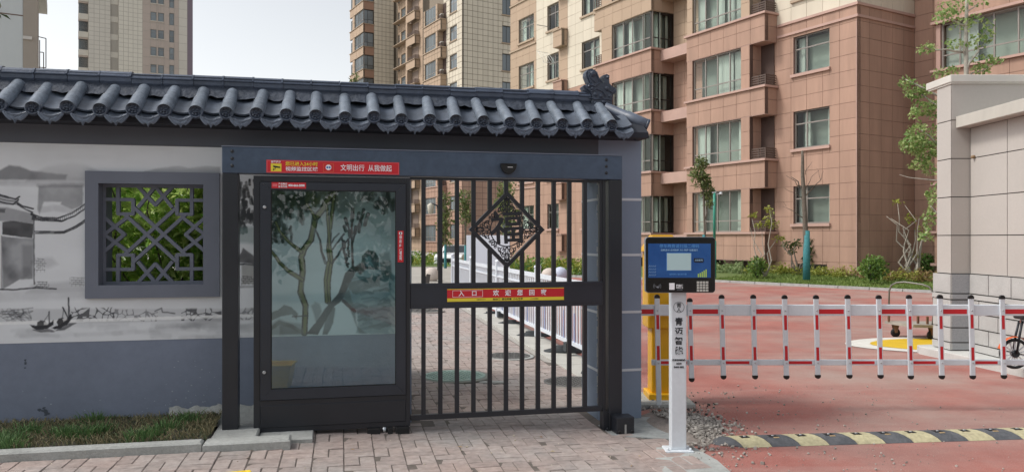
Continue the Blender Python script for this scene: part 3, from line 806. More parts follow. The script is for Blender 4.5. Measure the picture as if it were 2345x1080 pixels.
for x_ in np.linspace(-SP*.40,SP*.40,17):
    t_ = abs(x_)/(SP*.40); top = -.052*math.cos(x_/(SP*.5)*1.35); dn_ = -.118 + .07*t_**2.2 + (.012 if .06 < t_ < .3 else 0) - (.012*(1-t_/.06) if t_ < .06 else 0)
    prof.append((x_, top-.012, min(dn_, top-.016)))
P_ = [(p[0],p[1]) for p in prof] + [(p[0],p[2]) for p in reversed(prof)]
b.prism(P_, -.012, .006)
for k in (.72,.45):
    b.tube([(p[0]*k, -.014, (p[2]+.04)*k-.045) for p in prof], .0035, 5)
b.tube([(p[0]*.92, -.013, p[2]+.008) for p in prof], .004, 5)
b.tube([(p[0]*.9, -.014, p[1]-.004) for p in prof], .0045, 5)
for k in range(5): b.lathe([(.006,0),(.003,-.005)], (-.03+k*.015,-.012,-.068-.008*(2-abs(k-2))), 6, 'y')
me_dr = b.mesh('drip_tile'); me_dr.materials.append(M('drip_tile_paint','697383',.40,var=.1,ns=40,na=.3))
k0 = 3.092
for k in range(29):
    s1 = k0 - SP*k + random.gauss(0,.004)
    if s1 < RX0: break
    tw = random.gauss(0,.03); dzz = random.gauss(0,.004)
    for me_ in (me_c1, me_c2):
        o = link('cover_tile', me_, wall, loc=(s1,yE,zE-.0+dzz), rot=(0,0,tw))
        if me_ is me_c1:
            d = link('end_disc', me_d, o); d.rotation_euler = (R(-12), random.gauss(0,.15), 0)
for k in range(30):
    s1 = k0 + SP*.5 - SP*k + random.gauss(0,.003)
    if s1 < RX0: break
    dzz = random.gauss(0,.003)
    o1 = link('pan_tile', me_p1, wall, loc=(s1,yE+.01,zE-.005+dzz)); link('pan_tile', me_p2, wall, loc=(s1,yE+.01,zE-.005+dzz))
    dr = link('drip_tile', me_dr, o1); dr.location = (0,-.004,.006); dr.rotation_euler = (R(-8),random.gauss(0,.03),0)
# plaster fillet under the ridge, lumpy
rows = []
for i, s1 in enumerate(np.linspace(RX0,3.12,150)):
    j = lambda a: random.uniform(-a,a)
    rows.append([(s1,.36+j(.012),2.630+j(.012)),(s1,.41+j(.006),2.668+j(.008)),(s1,.445+j(.006),2.70+j(.006)),(s1,.475,2.735),(s1,.62,2.735),(s1,.70,2.66),(s1,.95,2.43)])
MB().strip(rows, smooth=True).build('mortar_bed', m_mortar, wall)
# mortar pieces torn up where the sheet has cracked
# ridge tiles: body, band and rounded top, piece by piece
bR = MB(); L_ = .232
prof = [(.475,2.725),(.462,2.745),(.462,2.775),(.452,2.78),(.452,2.788),(.470,2.795),(.478,2.812),(.497,2.828),(.53,2.835),(.563,2.828),(.582,2.812),(.59,2.795),(.608,2.788),(.608,2.78),(.598,2.775),(.598,2.725)]
for k, s1 in enumerate(np.arange(RX0, 2.98, L_)):
    b = MB(); s2 = min(s1+L_-.004, 3.02); dz = random.gauss(0,.0035); dy = random.gauss(0,.003); tl = random.gauss(0,.004)
    b.prism([(y+dy, z+dz) for y, z in prof], s1, s2, 'x', smooth=False)
    b.prism([(y+dy+(-.004 if y < .53 else .004), z+dz+.003) for y, z in prof], s2-.012, s2+.001, 'x')
    b.build('ridge_tile', M('ridge_cap_paint','4b5567',.38,var=.1,ns=8,na=.3,bs=40,ba=.2), wall)
MB().box(RX0,3.02,.475,.585,2.70,2.812).build('ridge_core', m_mortar, wall)
# dragon finial and hip tile at the end
fin = MB()
def ring(c, rx, rz_, n=10, ph=0): return [(c[0]+rx*math.cos(2*math.pi*i/n+ph), c[1]+.5*rx*0, c[2]+rz_*math.sin(2*math.pi*i/n+ph)) for i in range(n)]
# thick outline of the beast's head, extruded across the ridge and rounded
f0 = onplane(1340,240,.5)
FU = lambda u, v: onplane(u, v, .5)
outl = [FU(*p) for p in ((1347,240),(1349,222),(1346,214),(1336,206),(1333,199),(1337,195),(1345,199),(1350,196),(1345,188),(1340,175),(1340,167),(1345,160),(1354,159),(1362,163),(1366,173),(1371,184),(1379,191),(1384,187),(1381,178),(1380,173),(1388,171),(1394,174),(1393,181),(1394,192),(1400,199),(1407,203),(1410,207),(1408,214),(1402,218),(1400,232),(1401,250),(1392,262),(1350,262))]
fin.prism(outl, .475, .575)
cx_ = sum(p[0] for p in outl)/len(outl); cz_ = sum(p[1] for p in outl)/len(outl)
fin.prism([(cx_+(p[0]-cx_)*.86, cz_+(p[1]-cz_)*.9) for p in outl], .452, .598)
def bump(u, v, r_, y=.452, sq=1): s1, z1 = FU(u,v); fin.lathe([(r_,.012),(r_*.92,-.004),(r_*.55,-.012),(r_*.15,-.015)], (s1,y,z1), 12, 'y')
for u, v, r_ in ((1354,172,.030),(1386,205,.024),(1360,218,.024),(1352,205,.018),(1372,222,.02),(1392,222,.018),(1378,235,.022),(1360,238,.02),(1345,200,.014),(1388,180,.016)): bump(u,v,r_)
for a in (((1345,196),(1358,200),(1370,192),(1366,180)),((1350,212),(1362,206),(1376,212),(1384,224)),((1346,226),(1360,230),(1376,228),(1396,232)),((1344,166),(1350,182),(1360,192)),((1362,168),(1366,180),(1376,192)),((1390,210),(1398,214),(1404,208)),((1350,248),(1370,244),(1396,246))):
    fin.tube([(FU(u,v)[0], .448, FU(u,v)[1]) for u, v in a], [.007]*(len(a)-1)+[.004], 6)
fin.lathe([(.020,.012),(.017,-.012),(.006,-.013)], (FU(1354,171)[0],.445,FU(1354,171)[1]), 14, 'y')
fin.build('dragon_finial', m_tiledark, wall, bevel=.006, label='dragon head finial with curled snout at end of ridge')
b = MB(); h0 = Vector((3.15,.46,2.685)); h1 = Vector((3.50,.33,2.515))
b.tube([h0, h0.lerp(h1,.5), h0.lerp(h1,.505), h0.lerp(h1,.97), h1], [.050,.052,.058,.058,.05], 14); b.build('hip_tile', M('hip_tile_paint','5f6878',.42,ns=10,na=.35), wall)
b = MB(); b.lathe([(.06,-.01),(.062,.012),(.05,.016),(.046,.008),(0,.008)], (0,0,0), 18, 'x'); o = b.build('hip_end_disc', m_tiledark, wall); o.location = h1; o.rotation_euler = (0,R(22),R(-14))
rows = []
for i, t_ in enumerate(np.linspace(0,1,14)):
    p = Vector((3.08,.47,2.67)).lerp(Vector((3.42,.36,2.46)), t_); rows.append([(p.x-.05,p.y-.09,p.z-.09+random.uniform(-.01,.01)),(p.x,p.y-.04,p.z-.02),(p.x+.03,p.y+.04,p.z-.01),(p.x+.02,p.y+.2,p.z-.05),(p.x-.02,p.y+.45,p.z-.20)])
MB().strip(rows).build('hip_mortar', m_mortar, wall)
MB().prism([(3.10,2.40),(3.45,2.40),(3.45,2.43),(3.15,2.62),(3.08,2.64)], .30, .80).build('gable_fill', m_mortar, wall)

# ================================================================== THE GATE
m_gate = M('gate_metal', '48576c', .34, ns=2.2, na=.25, ns2=18, na2=.2, spec=.5)  # header only: bluer and lighter than the rest, imitating reflected sky
m_gate3 = M('gate_metal_door', '2b303a', .36, ns=3, na=.2)
m_gate2 = M('gate_metal_dark', '24272e', .38, ns=3, na=.2)
m_black = M('black_plastic', '0e0f11', .35)
m_rubber = M('black_rubber', '151618', .7)
m_steel = M('steel', 'b9bcbf', .3, metal=1)
m_sred = M('sign_red', 'c8202c', .5, ns=5, na=.06); m_syel = M('sign_yellow', 'e2d23c', .5); m_swhite = M('sign_white', 'e9e9ee', .55); m_sblack = M('sign_black', '1c1c20', .5); m_spink = M('sign_border', 'd9646c', .5); m_sblue = M('sign_blue', '2f5fa8', .5)
gate = thing('entrance_gate', 'dark grey metal pedestrian gate with glass cabinet and barred leaf', 'gate', GP, GRZ)
for a, b in ((-.053,.063),(3.033,3.149)):
    zb = gz(gw(a,0).x)
    MB().box(a, b, 0, .12, zb, 2.0-.001).build('post', m_gate2, gate, bevel=.006)
    pp = MB().box(a-.03, b+.03, -.02, .14, zb, zb+.012)
    for sx in (a-.018,b+.018):
        for y in (-.008,.128): pp.lathe([(.009,0),(.009,.02),(.004,.022)], (sx,y,zb+.01), 8)
    pp.build('base_plate', m_gate2, gate)
hd = MB().box(-.053, 3.149, -.004, .124, 2.0, 2.2).build('header_beam', m_gate, gate, bevel=.005)
MB().box(-.058, 3.154, -.008, .128, 2.2, 2.207).build('cap_strip', M('gate_cap','6c7484',.35), hd)
for s1 in (.022, 3.005):
    for z in (2.165,2.11,2.055): MB().lathe([(.013,.0),(.013,-.004),(.006,-.006)], (s1,-.004,z), 10, 'y').build('bolt', m_gate2, hd)
# glass cabinet (light box) with its hinged door
cab = MB(); c0, c1 = .174, 1.368; yc0, yc1 = .015, .115
cab.box(c0, c0+.048, yc0, yc1, .012, 1.985); cab.box(c1-.034, c1, yc0, yc1, .012, 1.985)
cab.box(c0+.048, c1-.034, yc0, yc1, 1.94, 1.985); cab.box(c0+.048, c1-.034, yc0, yc1, .012, .262)
cabo = cab.build('cabinet', m_gate2, gate, bevel=.003)
MB().rbox(c0+.05, c1-.036, yc0-.006, yc0, .05, .225, .006).build('kick_panel', m_gate2, cabo)
d0, d1, e0, e1 = c0+.05, c1-.036, .265, 1.937; gx0, gx1, gz0, gz1 = .302, 1.255, .345, 1.878
dr = MB(); yy0, yy1 = .002, .04
def miter(b, x0,x1,z0,z1, X0,X1,Z0,Z1):
    o_ = [(X0,Z0),(X1,Z0),(X1,Z1),(X0,Z1)]; i_ = [(x0,z0),(x1,z0),(x1,z1),(x0,z1)]
    for k in range(4):
        p = [o_[k], o_[(k+1)%4], i_[(k+1)%4], i_[k]]; cx = sum(q[0] for q in p)/4; cz = sum(q[1] for q in p)/4
        b.append([(q[0]+(cx-q[0])*.0006, q[1]+(cz-q[1])*.0006) for q in p])
ps = []; miter(ps, gx0,gx1,gz0,gz1, d0,d1,e0,e1)
drf = None
for p in ps:
    o = MB().prism(p, yy0, yy1).build('door_frame', m_gate3, cabo, bevel=.002)
gk = MB(); 
for (x0,x1,z0,z1) in ((gx0,gx0+.006,gz0,gz1),(gx1-.006,gx1,gz0,gz1),(gx0+.006,gx1-.006,gz0,gz0+.006),(gx0+.006,gx1-.006,gz1-.006,gz1)): gk.box(x0,x1,.006,.03,z0,z1)
gk.build('gasket', m_rubber, cabo)
MB().box(gx0+.004, gx1-.004, .0200, .0215, gz0+.004, gz1-.004).build('glass_pane', glassmat('cabinet_glass', (.90,.985,.99), .055, .01), cabo)
for u, v in ((606,474),(605,852)):
    s1, z1 = onplane(u, v, 0); b = MB().lathe([(.013,.002),(.013,-.006),(.010,-.010),(.004,-.010),(.003,-.006)], (s1,0,z1), 14, 'y'); b.build('lock', m_steel, cabo)
for x0, w_ in ((1.03,.10),(1.19,.04),(1.25,.11)):
    MB().box(x0, x0+w_, -.01, .05, -.028-.03, .0105).build('foot_block', m_rubber, cabo, bevel=.006)
MB().lathe([(.02,-.05),(.02,.0118)], (1.165,.03,0), 12).build('foot_screw', m_steel, cabo)
# barred leaf
leaf = MB(); y0, y1 = .03, .075
leaf.box(1.37, 2.985, y0, y1, .05, .092)
leaf.box(2.985, 3.012, y0, y1, .05, 1.995)
leaf.box(1.37, 2.985, y0, y1, 1.975, 1.995)
lf = leaf.build('leaf_frame', m_gate2, gate, bevel=.003)
MB().box(1.369, 2.984, y0-.008, y1+.008, .942, 1.144).build('middle_rail', m_gate3, gate, bevel=.004)
for z in (.968, 1.118): MB().box(1.372, 2.98, y0-.0105, y0-.0085, z-.002, z+.002).build('rail_groove', m_gate2, lf)
DC, DH = (2.162,1.577), .318
for k in range(12):
    s1 = 1.477+k*.1357; w_ = .0165
    MB().box(s1-w_, s1+w_, y0+.004, y1-.006, .0915, .9425).build('bar', m_gate2, gate)
    dx = abs(s1-DC[0])
    if k == 11: w_ = .012
    if dx < DH-.02:
        zt, zb = DC[1]+DH-dx, DC[1]-DH+dx
        if zt < 1.97: MB().box(s1-w_, s1+w_, y0+.004, y1-.006, zt-.012, 1.9755).build('bar', m_gate2, gate)
        MB().box(s1-w_, s1+w_, y0+.004, y1-.006, 1.1435, zb+.012).build('bar', m_gate2, gate)
    else: MB().box(s1-w_, s1+w_, y0+.004, y1-.006, 1.1435, 1.9755).build('bar', m_gate2, gate)
orn = MB()
corners = [(DC[0],DC[1]+DH),(DC[0]+DH,DC[1]),(DC[0],DC[1]-DH),(DC[0]-DH,DC[1])]
inn = [(DC[0]+(p[0]-DC[0])*.868, DC[1]+(p[1]-DC[1])*.868) for p in corners]
for k in range(4):
    p = [corners[k],corners[(k+1)%4],inn[(k+1)%4],inn[k]]; orn.prism(p, y0-.004, y1-.002)
on = orn.build('diamond_frame', m_gate2, gate)
yo = .045
sc2 = MB()
def fil(pts, r_=.0044): sc2.tube([(p[0],yo,p[1]) for p in pts], r_, 5)
circ = lambda c, r_, a0=0, a1=2*math.pi, n=24: [(c[0]+r_*math.cos(a0+(a1-a0)*i/n), c[1]+r_*math.sin(a0+(a1-a0)*i/n)) for i in range(n+1)]
fil(circ(DC,.138,n=44),.005)
def rotp(pts, a): return [(DC[0]+p[0]*math.cos(a)-p[1]*math.sin(a), DC[1]+p[0]*math.sin(a)+p[1]*math.cos(a)) for p in pts]
def spiral(c, r0, turns, a0, sgn=1, n=18): return [(c[0]+r0*(1-.8*i/n)*math.cos(a0+sgn*turns*2*math.pi*i/n), c[1]+r0*(1-.8*i/n)*math.sin(a0+sgn*turns*2*math.pi*i/n)) for i in range(n+1)]
for q in range(4):
    a = q*math.pi/2
    for sg in (-1,1):
        X = lambda pts: rotp([(p[0]*sg, p[1]) for p in pts], a)
        fil(X(spiral((.034,.172),.026,1.2,-1.6))); fil(X(spiral((.060,.160),.016,1.1,2.2,-1))); fil(X(spiral((.030,.215),.017,1.1,-2.4)))
        fil(X([(0,.138),(.012,.16),(.008,.185),(.016,.205),(.012,.235),(0,.262)])); fil(X([(.0,.19),(.02,.232),(.012,.252),(0,.262)])); fil(X(circ((.045,.196),.009,n=8))); fil(X(circ((.014,.248),.008,n=8))); fil(X([(.075,.14),(.07,.175),(.052,.19)]))
        fil(X(circ((.016,.15),.012,n=8)))
    X = lambda pts: rotp(pts, a)
    fil(X([(0,.19),(.009,.205),(0,.222),(-.009,.205),(0,.19)]),.004); fil(X([(0,.222),(0,.275)]),.004)
    a2 = a + math.pi/4; X = lambda pts: rotp(pts, a2)
    for sg in (-1,1): fil(X([(sg*p[0],p[1]) for p in spiral((.017,.158),.016,1.1,-1.8)])); fil(X([(sg*p[0],p[1]) for p in circ((.03,.168),.009,n=8)])); fil(X([(0,.138),(sg*.01,.165),(0,.182)]))
sc2.build('scrollwork', m_gate2, on)
text('fortune_character', '福', .285, m_gate2, on, front(DC[0]+.002, yo-.004, DC[1]-.002) @ Matrix.Rotation(R(3),4,'Z'), thick=.0045, ext=.006)
# dome camera on the header
b = MB(); sd, zd = 2.160, 2.106
b.prism([(sd+.066*math.cos(a), zd+.078*math.sin(a)) for a in np.linspace(math.pi,2*math.pi,17)], -.05, -.004); b.box(sd-.066, sd+.066, -.055, -.004, zd, zd+.006)
dome = b.build('dome_camera', m_black, gate, bevel=.012)
MB().box(sd-.012, sd+.03, -.054, -.0535, zd-.026, zd-.022).build('lens_window', m_swhite, dome)
# foot pivot with drive box
zb = gz(1.1)
pv = MB(); pv.box(3.05, 3.205, -.14, .0-.0, zb+.0, zb+.15); pvo = pv.build('drive_box', m_gate2, gate, bevel=.008)
MB().box(3.118, 3.132, -.148, -.141, zb+.015, zb+.09).build('drive_slot', M('grey_plastic','9a9a98',.5), pvo)
for s1 in (3.075, 3.185): MB().lathe([(.014,0),(.014,-.008),(.008,-.011)], (s1,-.14,zb+.03), 10, 'y').build('drive_bolt', m_black, pvo)
MB().prism([(2.985,zb+.005),(3.05,zb+.005),(3.05,zb+.16),(3.03,zb+.16),(2.985,.07)], .01,.10).build('pivot_bracket', m_gate2, pvo)
# ---- lettering on the gate
def plate(name, u0,v0,u1,v1, dep, mat, parent, th=.0015, lab=None):
    s0, z1 = onplane(u0,v0,dep); s1, z0 = onplane(u1,v1,dep)
    return MB().box(s0,s1,dep-th,dep-.0001,z0,z1).build(name, mat, parent, label=lab)
def rect(name, s0,s1,z0,z1, y, mat, parent): return MB().box(s0,s1,y-.0006,y,z0,z1).build(name, mat, parent)
yS = -.0045
sg1 = MB().box(.27,1.279,yS-.002,yS,2.0075,2.1055).build('notice_strip', m_sred, hd, label='red notice strip with white and yellow characters')
for (a,b,c,d) in ((.273,1.276,2.0995,2.1025),(.273,1.276,2.0105,2.0135),(.273,.277,2.0135,2.0995),(1.272,1.276,2.0135,2.0995)): rect('sign_border',a,b,c,d,yS-.0022,m_spink,sg1)
y_ = yS-.003
text('lettering','温馨提示',.0185,m_swhite,sg1,front(.340,y_,2.090),.0003)
rect('icon_panel',.303,.381,2.018,2.078,yS-.0021,m_syel,sg1)
b = MB(); b.prism([(.318,2.064),(.362,2.056),(.366,2.044),(.322,2.049)], y_-.0006,y_); b.prism([(.364,2.058),(.371,2.056),(.372,2.044),(.367,2.043)], y_-.0006,y_); b.prism([(.333,2.050),(.339,2.049),(.337,2.034),(.326,2.030),(.326,2.035),(.333,2.038)], y_-.0006,y_); b.box(.320,.326,y_-.0006,y_,2.024,2.040); b.build('camera_icon', m_sblack, sg1)
text('lettering','您已进入24小时',.034,m_syel,sg1,front(.531,y_,2.0765),.0005,sx=1.02); text('lettering','视频监控区域',.034,m_swhite,sg1,front(.531,y_,2.037),.0005,sx=1.18)
b = MB()
for (a0_,a1_,c0_,c1_) in ((.694,.772,2.083,2.085),(.694,.772,2.020,2.022),(.694,.696,2.022,2.083),(.770,.772,2.022,2.083)): b.box(a0_,a1_,y_-.0005,y_,c0_,c1_)
b.build('icon_border', M('sign_orange','dc7a4a',.5), sg1)
MB().lathe([(.022,0),(.022,-.0006)], (.733,y_,2.056), 12, 'y').build('icon_emblem', m_swhite, sg1)
for x_ in (.724,.742): MB().lathe([(.008,0),(.008,-.0006)], (x_,y_-.0007,2.056), 10, 'y').build('icon_emblem', m_sblue, sg1)
text('lettering','文明出行  从我做起',.0535,m_swhite,sg1,front(1.022,y_,2.053),.0004,sx=.87)
sg2 = MB().box(.308,.564,.0015-.0015,.0018,1.889,1.9355).build('service_label', m_sred, cabo, label='small red service label with phone number')
text('lettering','产品售后',.0165,m_swhite,sg2,front(.391,-.001,1.9225),.0003); text('lettering','服务热线',.0165,m_swhite,sg2,front(.391,-.001,1.902),.0003)
text('lettering','400-666-5898',.0235,m_swhite,sg2,front(.492,-.001,1.912),.0009,sx=.92); rect('label_emblem',.315,.350,1.902,1.924,-.0006,m_spink,sg2)
rl = None
ym = y0-.0085
sg3 = MB().box(1.665,2.643,ym-.0025,ym-.0005,.994,1.097).build('entrance_sign', m_sred, gate, label='red and yellow entrance sign on middle rail')
rect('yellow_band',1.665,2.643,.995,1.0215,ym-.0026,m_syel,sg3); rect('yellow_edge',1.665,2.643,1.0915,1.0965,ym-.0026,m_syel,sg3)
for (a,b,c,d) in ((1.708,1.956,1.082,1.0845),(1.708,1.956,1.030,1.0325),(1.708,1.7105,1.0325,1.082),(1.9535,1.956,1.0325,1.082)): rect('sign_border',a,b,c,d,ym-.0026,m_swhite,sg3)
text('lettering','入',.048,m_spink if False else m_swhite,sg3,front(1.780,ym-.003,1.057),.001); text('lettering','口',.046,m_swhite,sg3,front(1.886,ym-.003,1.057),.001)
for k, ch in enumerate('欢迎您回家'): text('lettering',ch,.050,m_swhite,sg3,front(2.066+k*.1005,ym-.003,1.057),.0012)
text('lettering','自动门  请勿倚靠  小心夹手',.0175,m_sblack,sg3,front(2.165,ym-.0035,1.0085),.0004,sx=1.2)
for sgn, xx in ((1,1.93),(-1,2.40)):
    MB().prism([(xx-sgn*.03,1.0085),(xx-sgn*.012,1.012),(xx+sgn*.05,1.0095),(xx+sgn*.05,1.0075),(xx-sgn*.012,1.005)], ym-.0033, ym-.0027).build('arrow', m_sblack, sg3)
sg4 = MB().box(1.268,1.313,-.0005,.0018,1.316,1.566).build('warning_label', m_sred, cabo, label='narrow upright red warning label on cabinet door')
MB().lathe([(.013,0),(.013,-.0006)], (1.2905,-.0005,1.545), 16, 'y').build('warning_icon', m_swhite, sg4); rect('warning_icon',1.287,1.294,1.536,1.555,-.0013,m_sblack,sg4)
for k, ch in enumerate('禁止攀爬'): text('lettering',ch,.023,m_swhite,sg4,front(1.2905,-.0012,1.513-k*.0225),.0004)
for k, ch in enumerate('违者必究'): text('lettering',ch,.023,m_swhite,sg4,front(1.2905,-.0012,1.411-k*.0225),.0004)
# small black sensor at the wall beside the post
b = MB(); b.lathe([(.018,0),(.018,-.03),(.012,-.045)], (-.075,WF-.003,2.165), 12, 'y'); b.build('wall_sensor', m_black, wall)
# ================================================================== PAYMENT TERMINAL, BARRIER, SPEED HUMP, BOOTH
m_wmetal = M('white_powder_coat', 'd6dce2', .4, ns=5, na=.07, ns2=30, na2=.06)
m_bred = M('barrier_red_tape', 'c41d27', .45, ns=4, na=.08)
m_screen = M('lit_screen', '17437c', .25, ns=5, na=.5, col2='2f639f', emit=('1d58a8', .05), spec=.5)
m_ink = M('dark_print', '23262c', .6)

TX, TY = 1.268, 5.97; TZ = gz(TX)
pad = MB()
pp = [(1.02,4.6),(1.50,4.6),(1.53,5.2),(1.50,5.7),(1.42,6.05),(1.30,6.10),(1.12,6.06),(1.06,5.8)]
pad.prism(pp, TZ-.1, TZ+.008, 'z'); tag(pad.build('concrete_pad', m_conc), 'weathered concrete pad under the white payment terminal post', 'concrete pad')
pad = MB(); pp = [tuple(gw(*p)[:2]) for p in ((3.0,-.16),(3.45,-.38),(3.62,-.15),(3.64,.15),(3.56,.40),(3.40,.43),(3.0,.20))]
pad.prism(pp, TZ-.1, TZ+.013, 'z'); tag(pad.build('cement_apron', M('apron_cement','a6aaa9',.9,ns=6,na=.3,ns2=30,na2=.2,bs=50,ba=.4)), 'pale cement apron around the pillar foot and gate drive', 'cement apron')
tm = thing('payment_terminal', 'white post with black tablet screen standing beside the gate pillar', 'payment terminal', (TX,TY,TZ+.008))
b = MB().cbox(-.105,.105,-.07,.10,0,.014,.005)
for x in (-.085,.085):
    b.lathe([(.009,.013),(.009,.03),(.003,.032)], (x,-.048,0), 8)
b.build('base_plate', m_wmetal, tm)
MB().box(-.059,.059,-.03,.06,.013,1.235).build('post', m_wmetal, tm, bevel=.008)
KX0, KX1, KZ0, KZ1 = -.266, .262, 1.208, 1.628
def rr(x0,x1,z0,z1,r_,n=6):
    P = []
    for cx, cz, a0 in ((x1-r_,z0+r_,-90),(x1-r_,z1-r_,0),(x0+r_,z1-r_,90),(x0+r_,z0+r_,180)):
        for k in range(n+1): a = R(a0+90*k/n); P.append((cx+r_*math.cos(a), cz+r_*math.sin(a)))
    return P
MB().prism(rr(KX0,KX1,KZ0,KZ1,.025), -.085, -.045, smooth=True).build('shell', M('terminal_shell','8f959e',.4), tm)
fc = MB().prism(rr(KX0+.004,KX1-.004,KZ0+.004,KZ1-.004,.023), -.094, -.0852).build('face_panel', M('terminal_face','0c0d10',.18), tm)
MB().box(KX0+.022,KX1-.036,-.0955,-.0941,1.322,1.578).build('screen', m_screen, tm)
ysc = -.0962
m_sl = M('screen_pale', '8fb3d0', .4, emit=('6f9cc8',.04)); m_sl2 = M('screen_mid', '4a83bd', .4, emit=('3a70b0',.04)); m_card = M('screen_card', 'a9c2c6', .4, emit=('9ab8c0',.03))
MB().box(-.103,.077,ysc-.0006,ysc,1.378,1.505).build('screen_card', m_card, tm)
MB().box(-.107,.081,ysc+.0001,ysc+.0004,1.374,1.509).build('card_border', m_sl2, tm)
text('screen_lettering','停车缴费请扫描二维码',.030,m_sl2,tm,front(-.01,ysc,1.557),.0004); text('screen_lettering','扫码支付 自动抬杆 方便快捷 无感通行',.0165,m_sl,tm,front(-.01,ysc,1.528),.0002)
MB().prism(rr(.098,.172,1.437,1.468,.008,3), ysc-.0005, ysc).build('screen_button', m_black, tm); text('screen_lettering','点击查询',.015,m_sl,tm,front(.135,ysc-.001,1.4525),.0002)
text('screen_lettering','临时停车 请扫码付费',.014,m_sl2,tm,front(-.02,ysc,1.347),.0002)
for k, h in enumerate((.026,.032,.040,.050,.058)): MB().box(.128+k*.0145,.137+k*.0145,ysc-.0005,ysc,1.326,1.326+h).build('screen_chart', M('screen_green','9db84a',.4,emit=('90b040',.1)), tm)
for k in range(4): MB().tube([(KX0+.026+i*.0075, ysc, 1.342+k*.022+(.006 if i%2 else -.006)) for i in range(8)], .0016, 4).build('screen_wave', m_sl, tm)
kx, kz = .122, 1.294
for i in range(4):
    for j in range(4): MB().rbox(kx+i*.0225, kx+i*.0225+.0185, -.0965, -.0941, kz-j*.0205-.0155, kz-j*.0205, .0015).build('key', M('key_grey','b7b6b0',.4), tm)
MB().box(-.086,-.046,-.0950,-.0941,1.232,1.282).build('sticker', m_swhite, tm)
text('lettering','扫码付',.0175,m_swhite,tm,front(-.008,-.0950,1.262),.0005); text('lettering','微信支付宝',.0105,m_swhite,tm,front(-.008,-.0950,1.247),.0003); text('lettering','请正对屏幕',.009,M('faint_print','7c8088',.5),tm,front(-.008,-.0950,1.232),.0001)
for r_ in (.012,.020,.028):
    for sgn in (-1,1): MB().tube([(-.176+sgn*r_*math.cos(a), -.0946, 1.258+r_*math.sin(a)) for a in np.linspace(-.6,.6,7)], .0012, 4).build('card_symbol', M('faint_print','7c8088',.5), tm)
MB().prism([(-.184,1.250),(-.168,1.243),(-.163,1.252),(-.179,1.260)], -.0950,-.0942).build('card_symbol', M('faint_print','7c8088',.5), tm)
MB().tube([(.04*math.cos(a), -.0312, 1.095+.04*math.sin(a)) for a in np.linspace(0,2*math.pi,33)], .0016, 4).build('emblem_ring', m_ink, tm)
text('emblem','青',.040,m_ink,tm,front(0,-.0312,1.107),.0004); text('emblem','人',.036,m_ink,tm,front(0,-.0312,1.073),.0002)
for k, ch in enumerate('青迈智能'): text('lettering',ch,.062,m_ink,tm,front(0,-.0312,.982-k*.0735),.0018)
for k, (ch, sz) in enumerate((('通用咨询热线',.0165),('0539',.020),('8400 882',.020))): text('lettering',ch,sz,m_ink,tm,front(0,-.0312,.693-k*.0265),.0006)

# barrier machine
m_yel = M('machine_yellow', 'e8ae0c', .35, ns=3, na=.08, ns2=20, na2=.06)
BX, BY = 1.475, 7.75; BZ = gz(BX)
bm_ = thing('barrier_machine', 'yellow barrier motor cabinet behind the white payment terminal', 'barrier machine', (BX,BY,BZ))
MB().cbox(-.145,.18,-.17,.17,.06,.12,.01).build('foot', m_yel, bm_)
MB().box(-.11,.13,-.12,.12,.119,.76).build('pedestal', m_yel, bm_, bevel=.01)
MB().box(-.155,.175,-.165,.165,.75,1.50).build('housing', m_yel, bm_, bevel=.015)
b = MB(); b.add([(-.19,-.18,1.495),(.19,-.18,1.495),(.19,.18,1.495),(-.19,.18,1.495),(-.10,-.09,1.66),(.10,-.09,1.66),(.10,.09,1.66),(-.10,.09,1.66)], [(0,1,5,4),(1,2,6,5),(2,3,7,6),(3,0,4,7),(4,5,6,7),(3,2,1,0)])
b.build('hood', m_yel, bm_, bevel=.01); MB().lathe([(.022,0),(.022,-.006),(.012,-.008)], (0,-.135,1.58), 12, 'y').build('hood_lock', m_steel, bm_)
for z in (.86,.885,.91,1.40): MB().box(-.14,.14,-.172,-.166,z,z+.008).build('louvre', m_yel, bm_)
MB().cbox(-.28,.28,-.28,.24,-.02,.06,.02).build('plinth', m_conc, bm_)
MB().tube([(-.1,-.15,.06),(-.16,-.28,.02),(-.25,-.36,.0),(-.45,-.42,.0)], .014, 7).build('conduit', M('conduit_grey','55585a',.6), bm_)

# barrier arm: two rails and hanging pickets
BAY = 7.40
arm = thing('road_barrier', 'white and red fence barrier arm closed across the road', 'barrier', (1.15,BAY,gz(2)))
def L(u, v): p = px(u, v, BAY); return p.x-1.15, p.z - gz(2)
xl, zt1 = L(1467,697); _, zt0 = L(1467,722); _, zb1 = L(1490,822.5); _, zb0 = L(1490,835); xlb, _ = L(1492,830)
XE = 4.75
xmach = .01
top = MB().box(xl-.05,XE,-.025,.025,zt0,zt1).build('top_rail', m_wmetal, arm, bevel=.006)
bot = MB().box(xlb,XE,-.018,.018,zb0,zb1).build('bottom_rail', m_wmetal, arm, bevel=.004)
px_list = [1577.5,1650,1722,1793.5,1865,1937,2008,2077,2147.5,2218,2289]
xs = [L(u,700)[0] for u in px_list]; dxp = (xs[-1]-xs[0])/(len(xs)-1)
while xs[-1] < XE-.25: xs.append(xs[-1]+dxp)
sk = .018
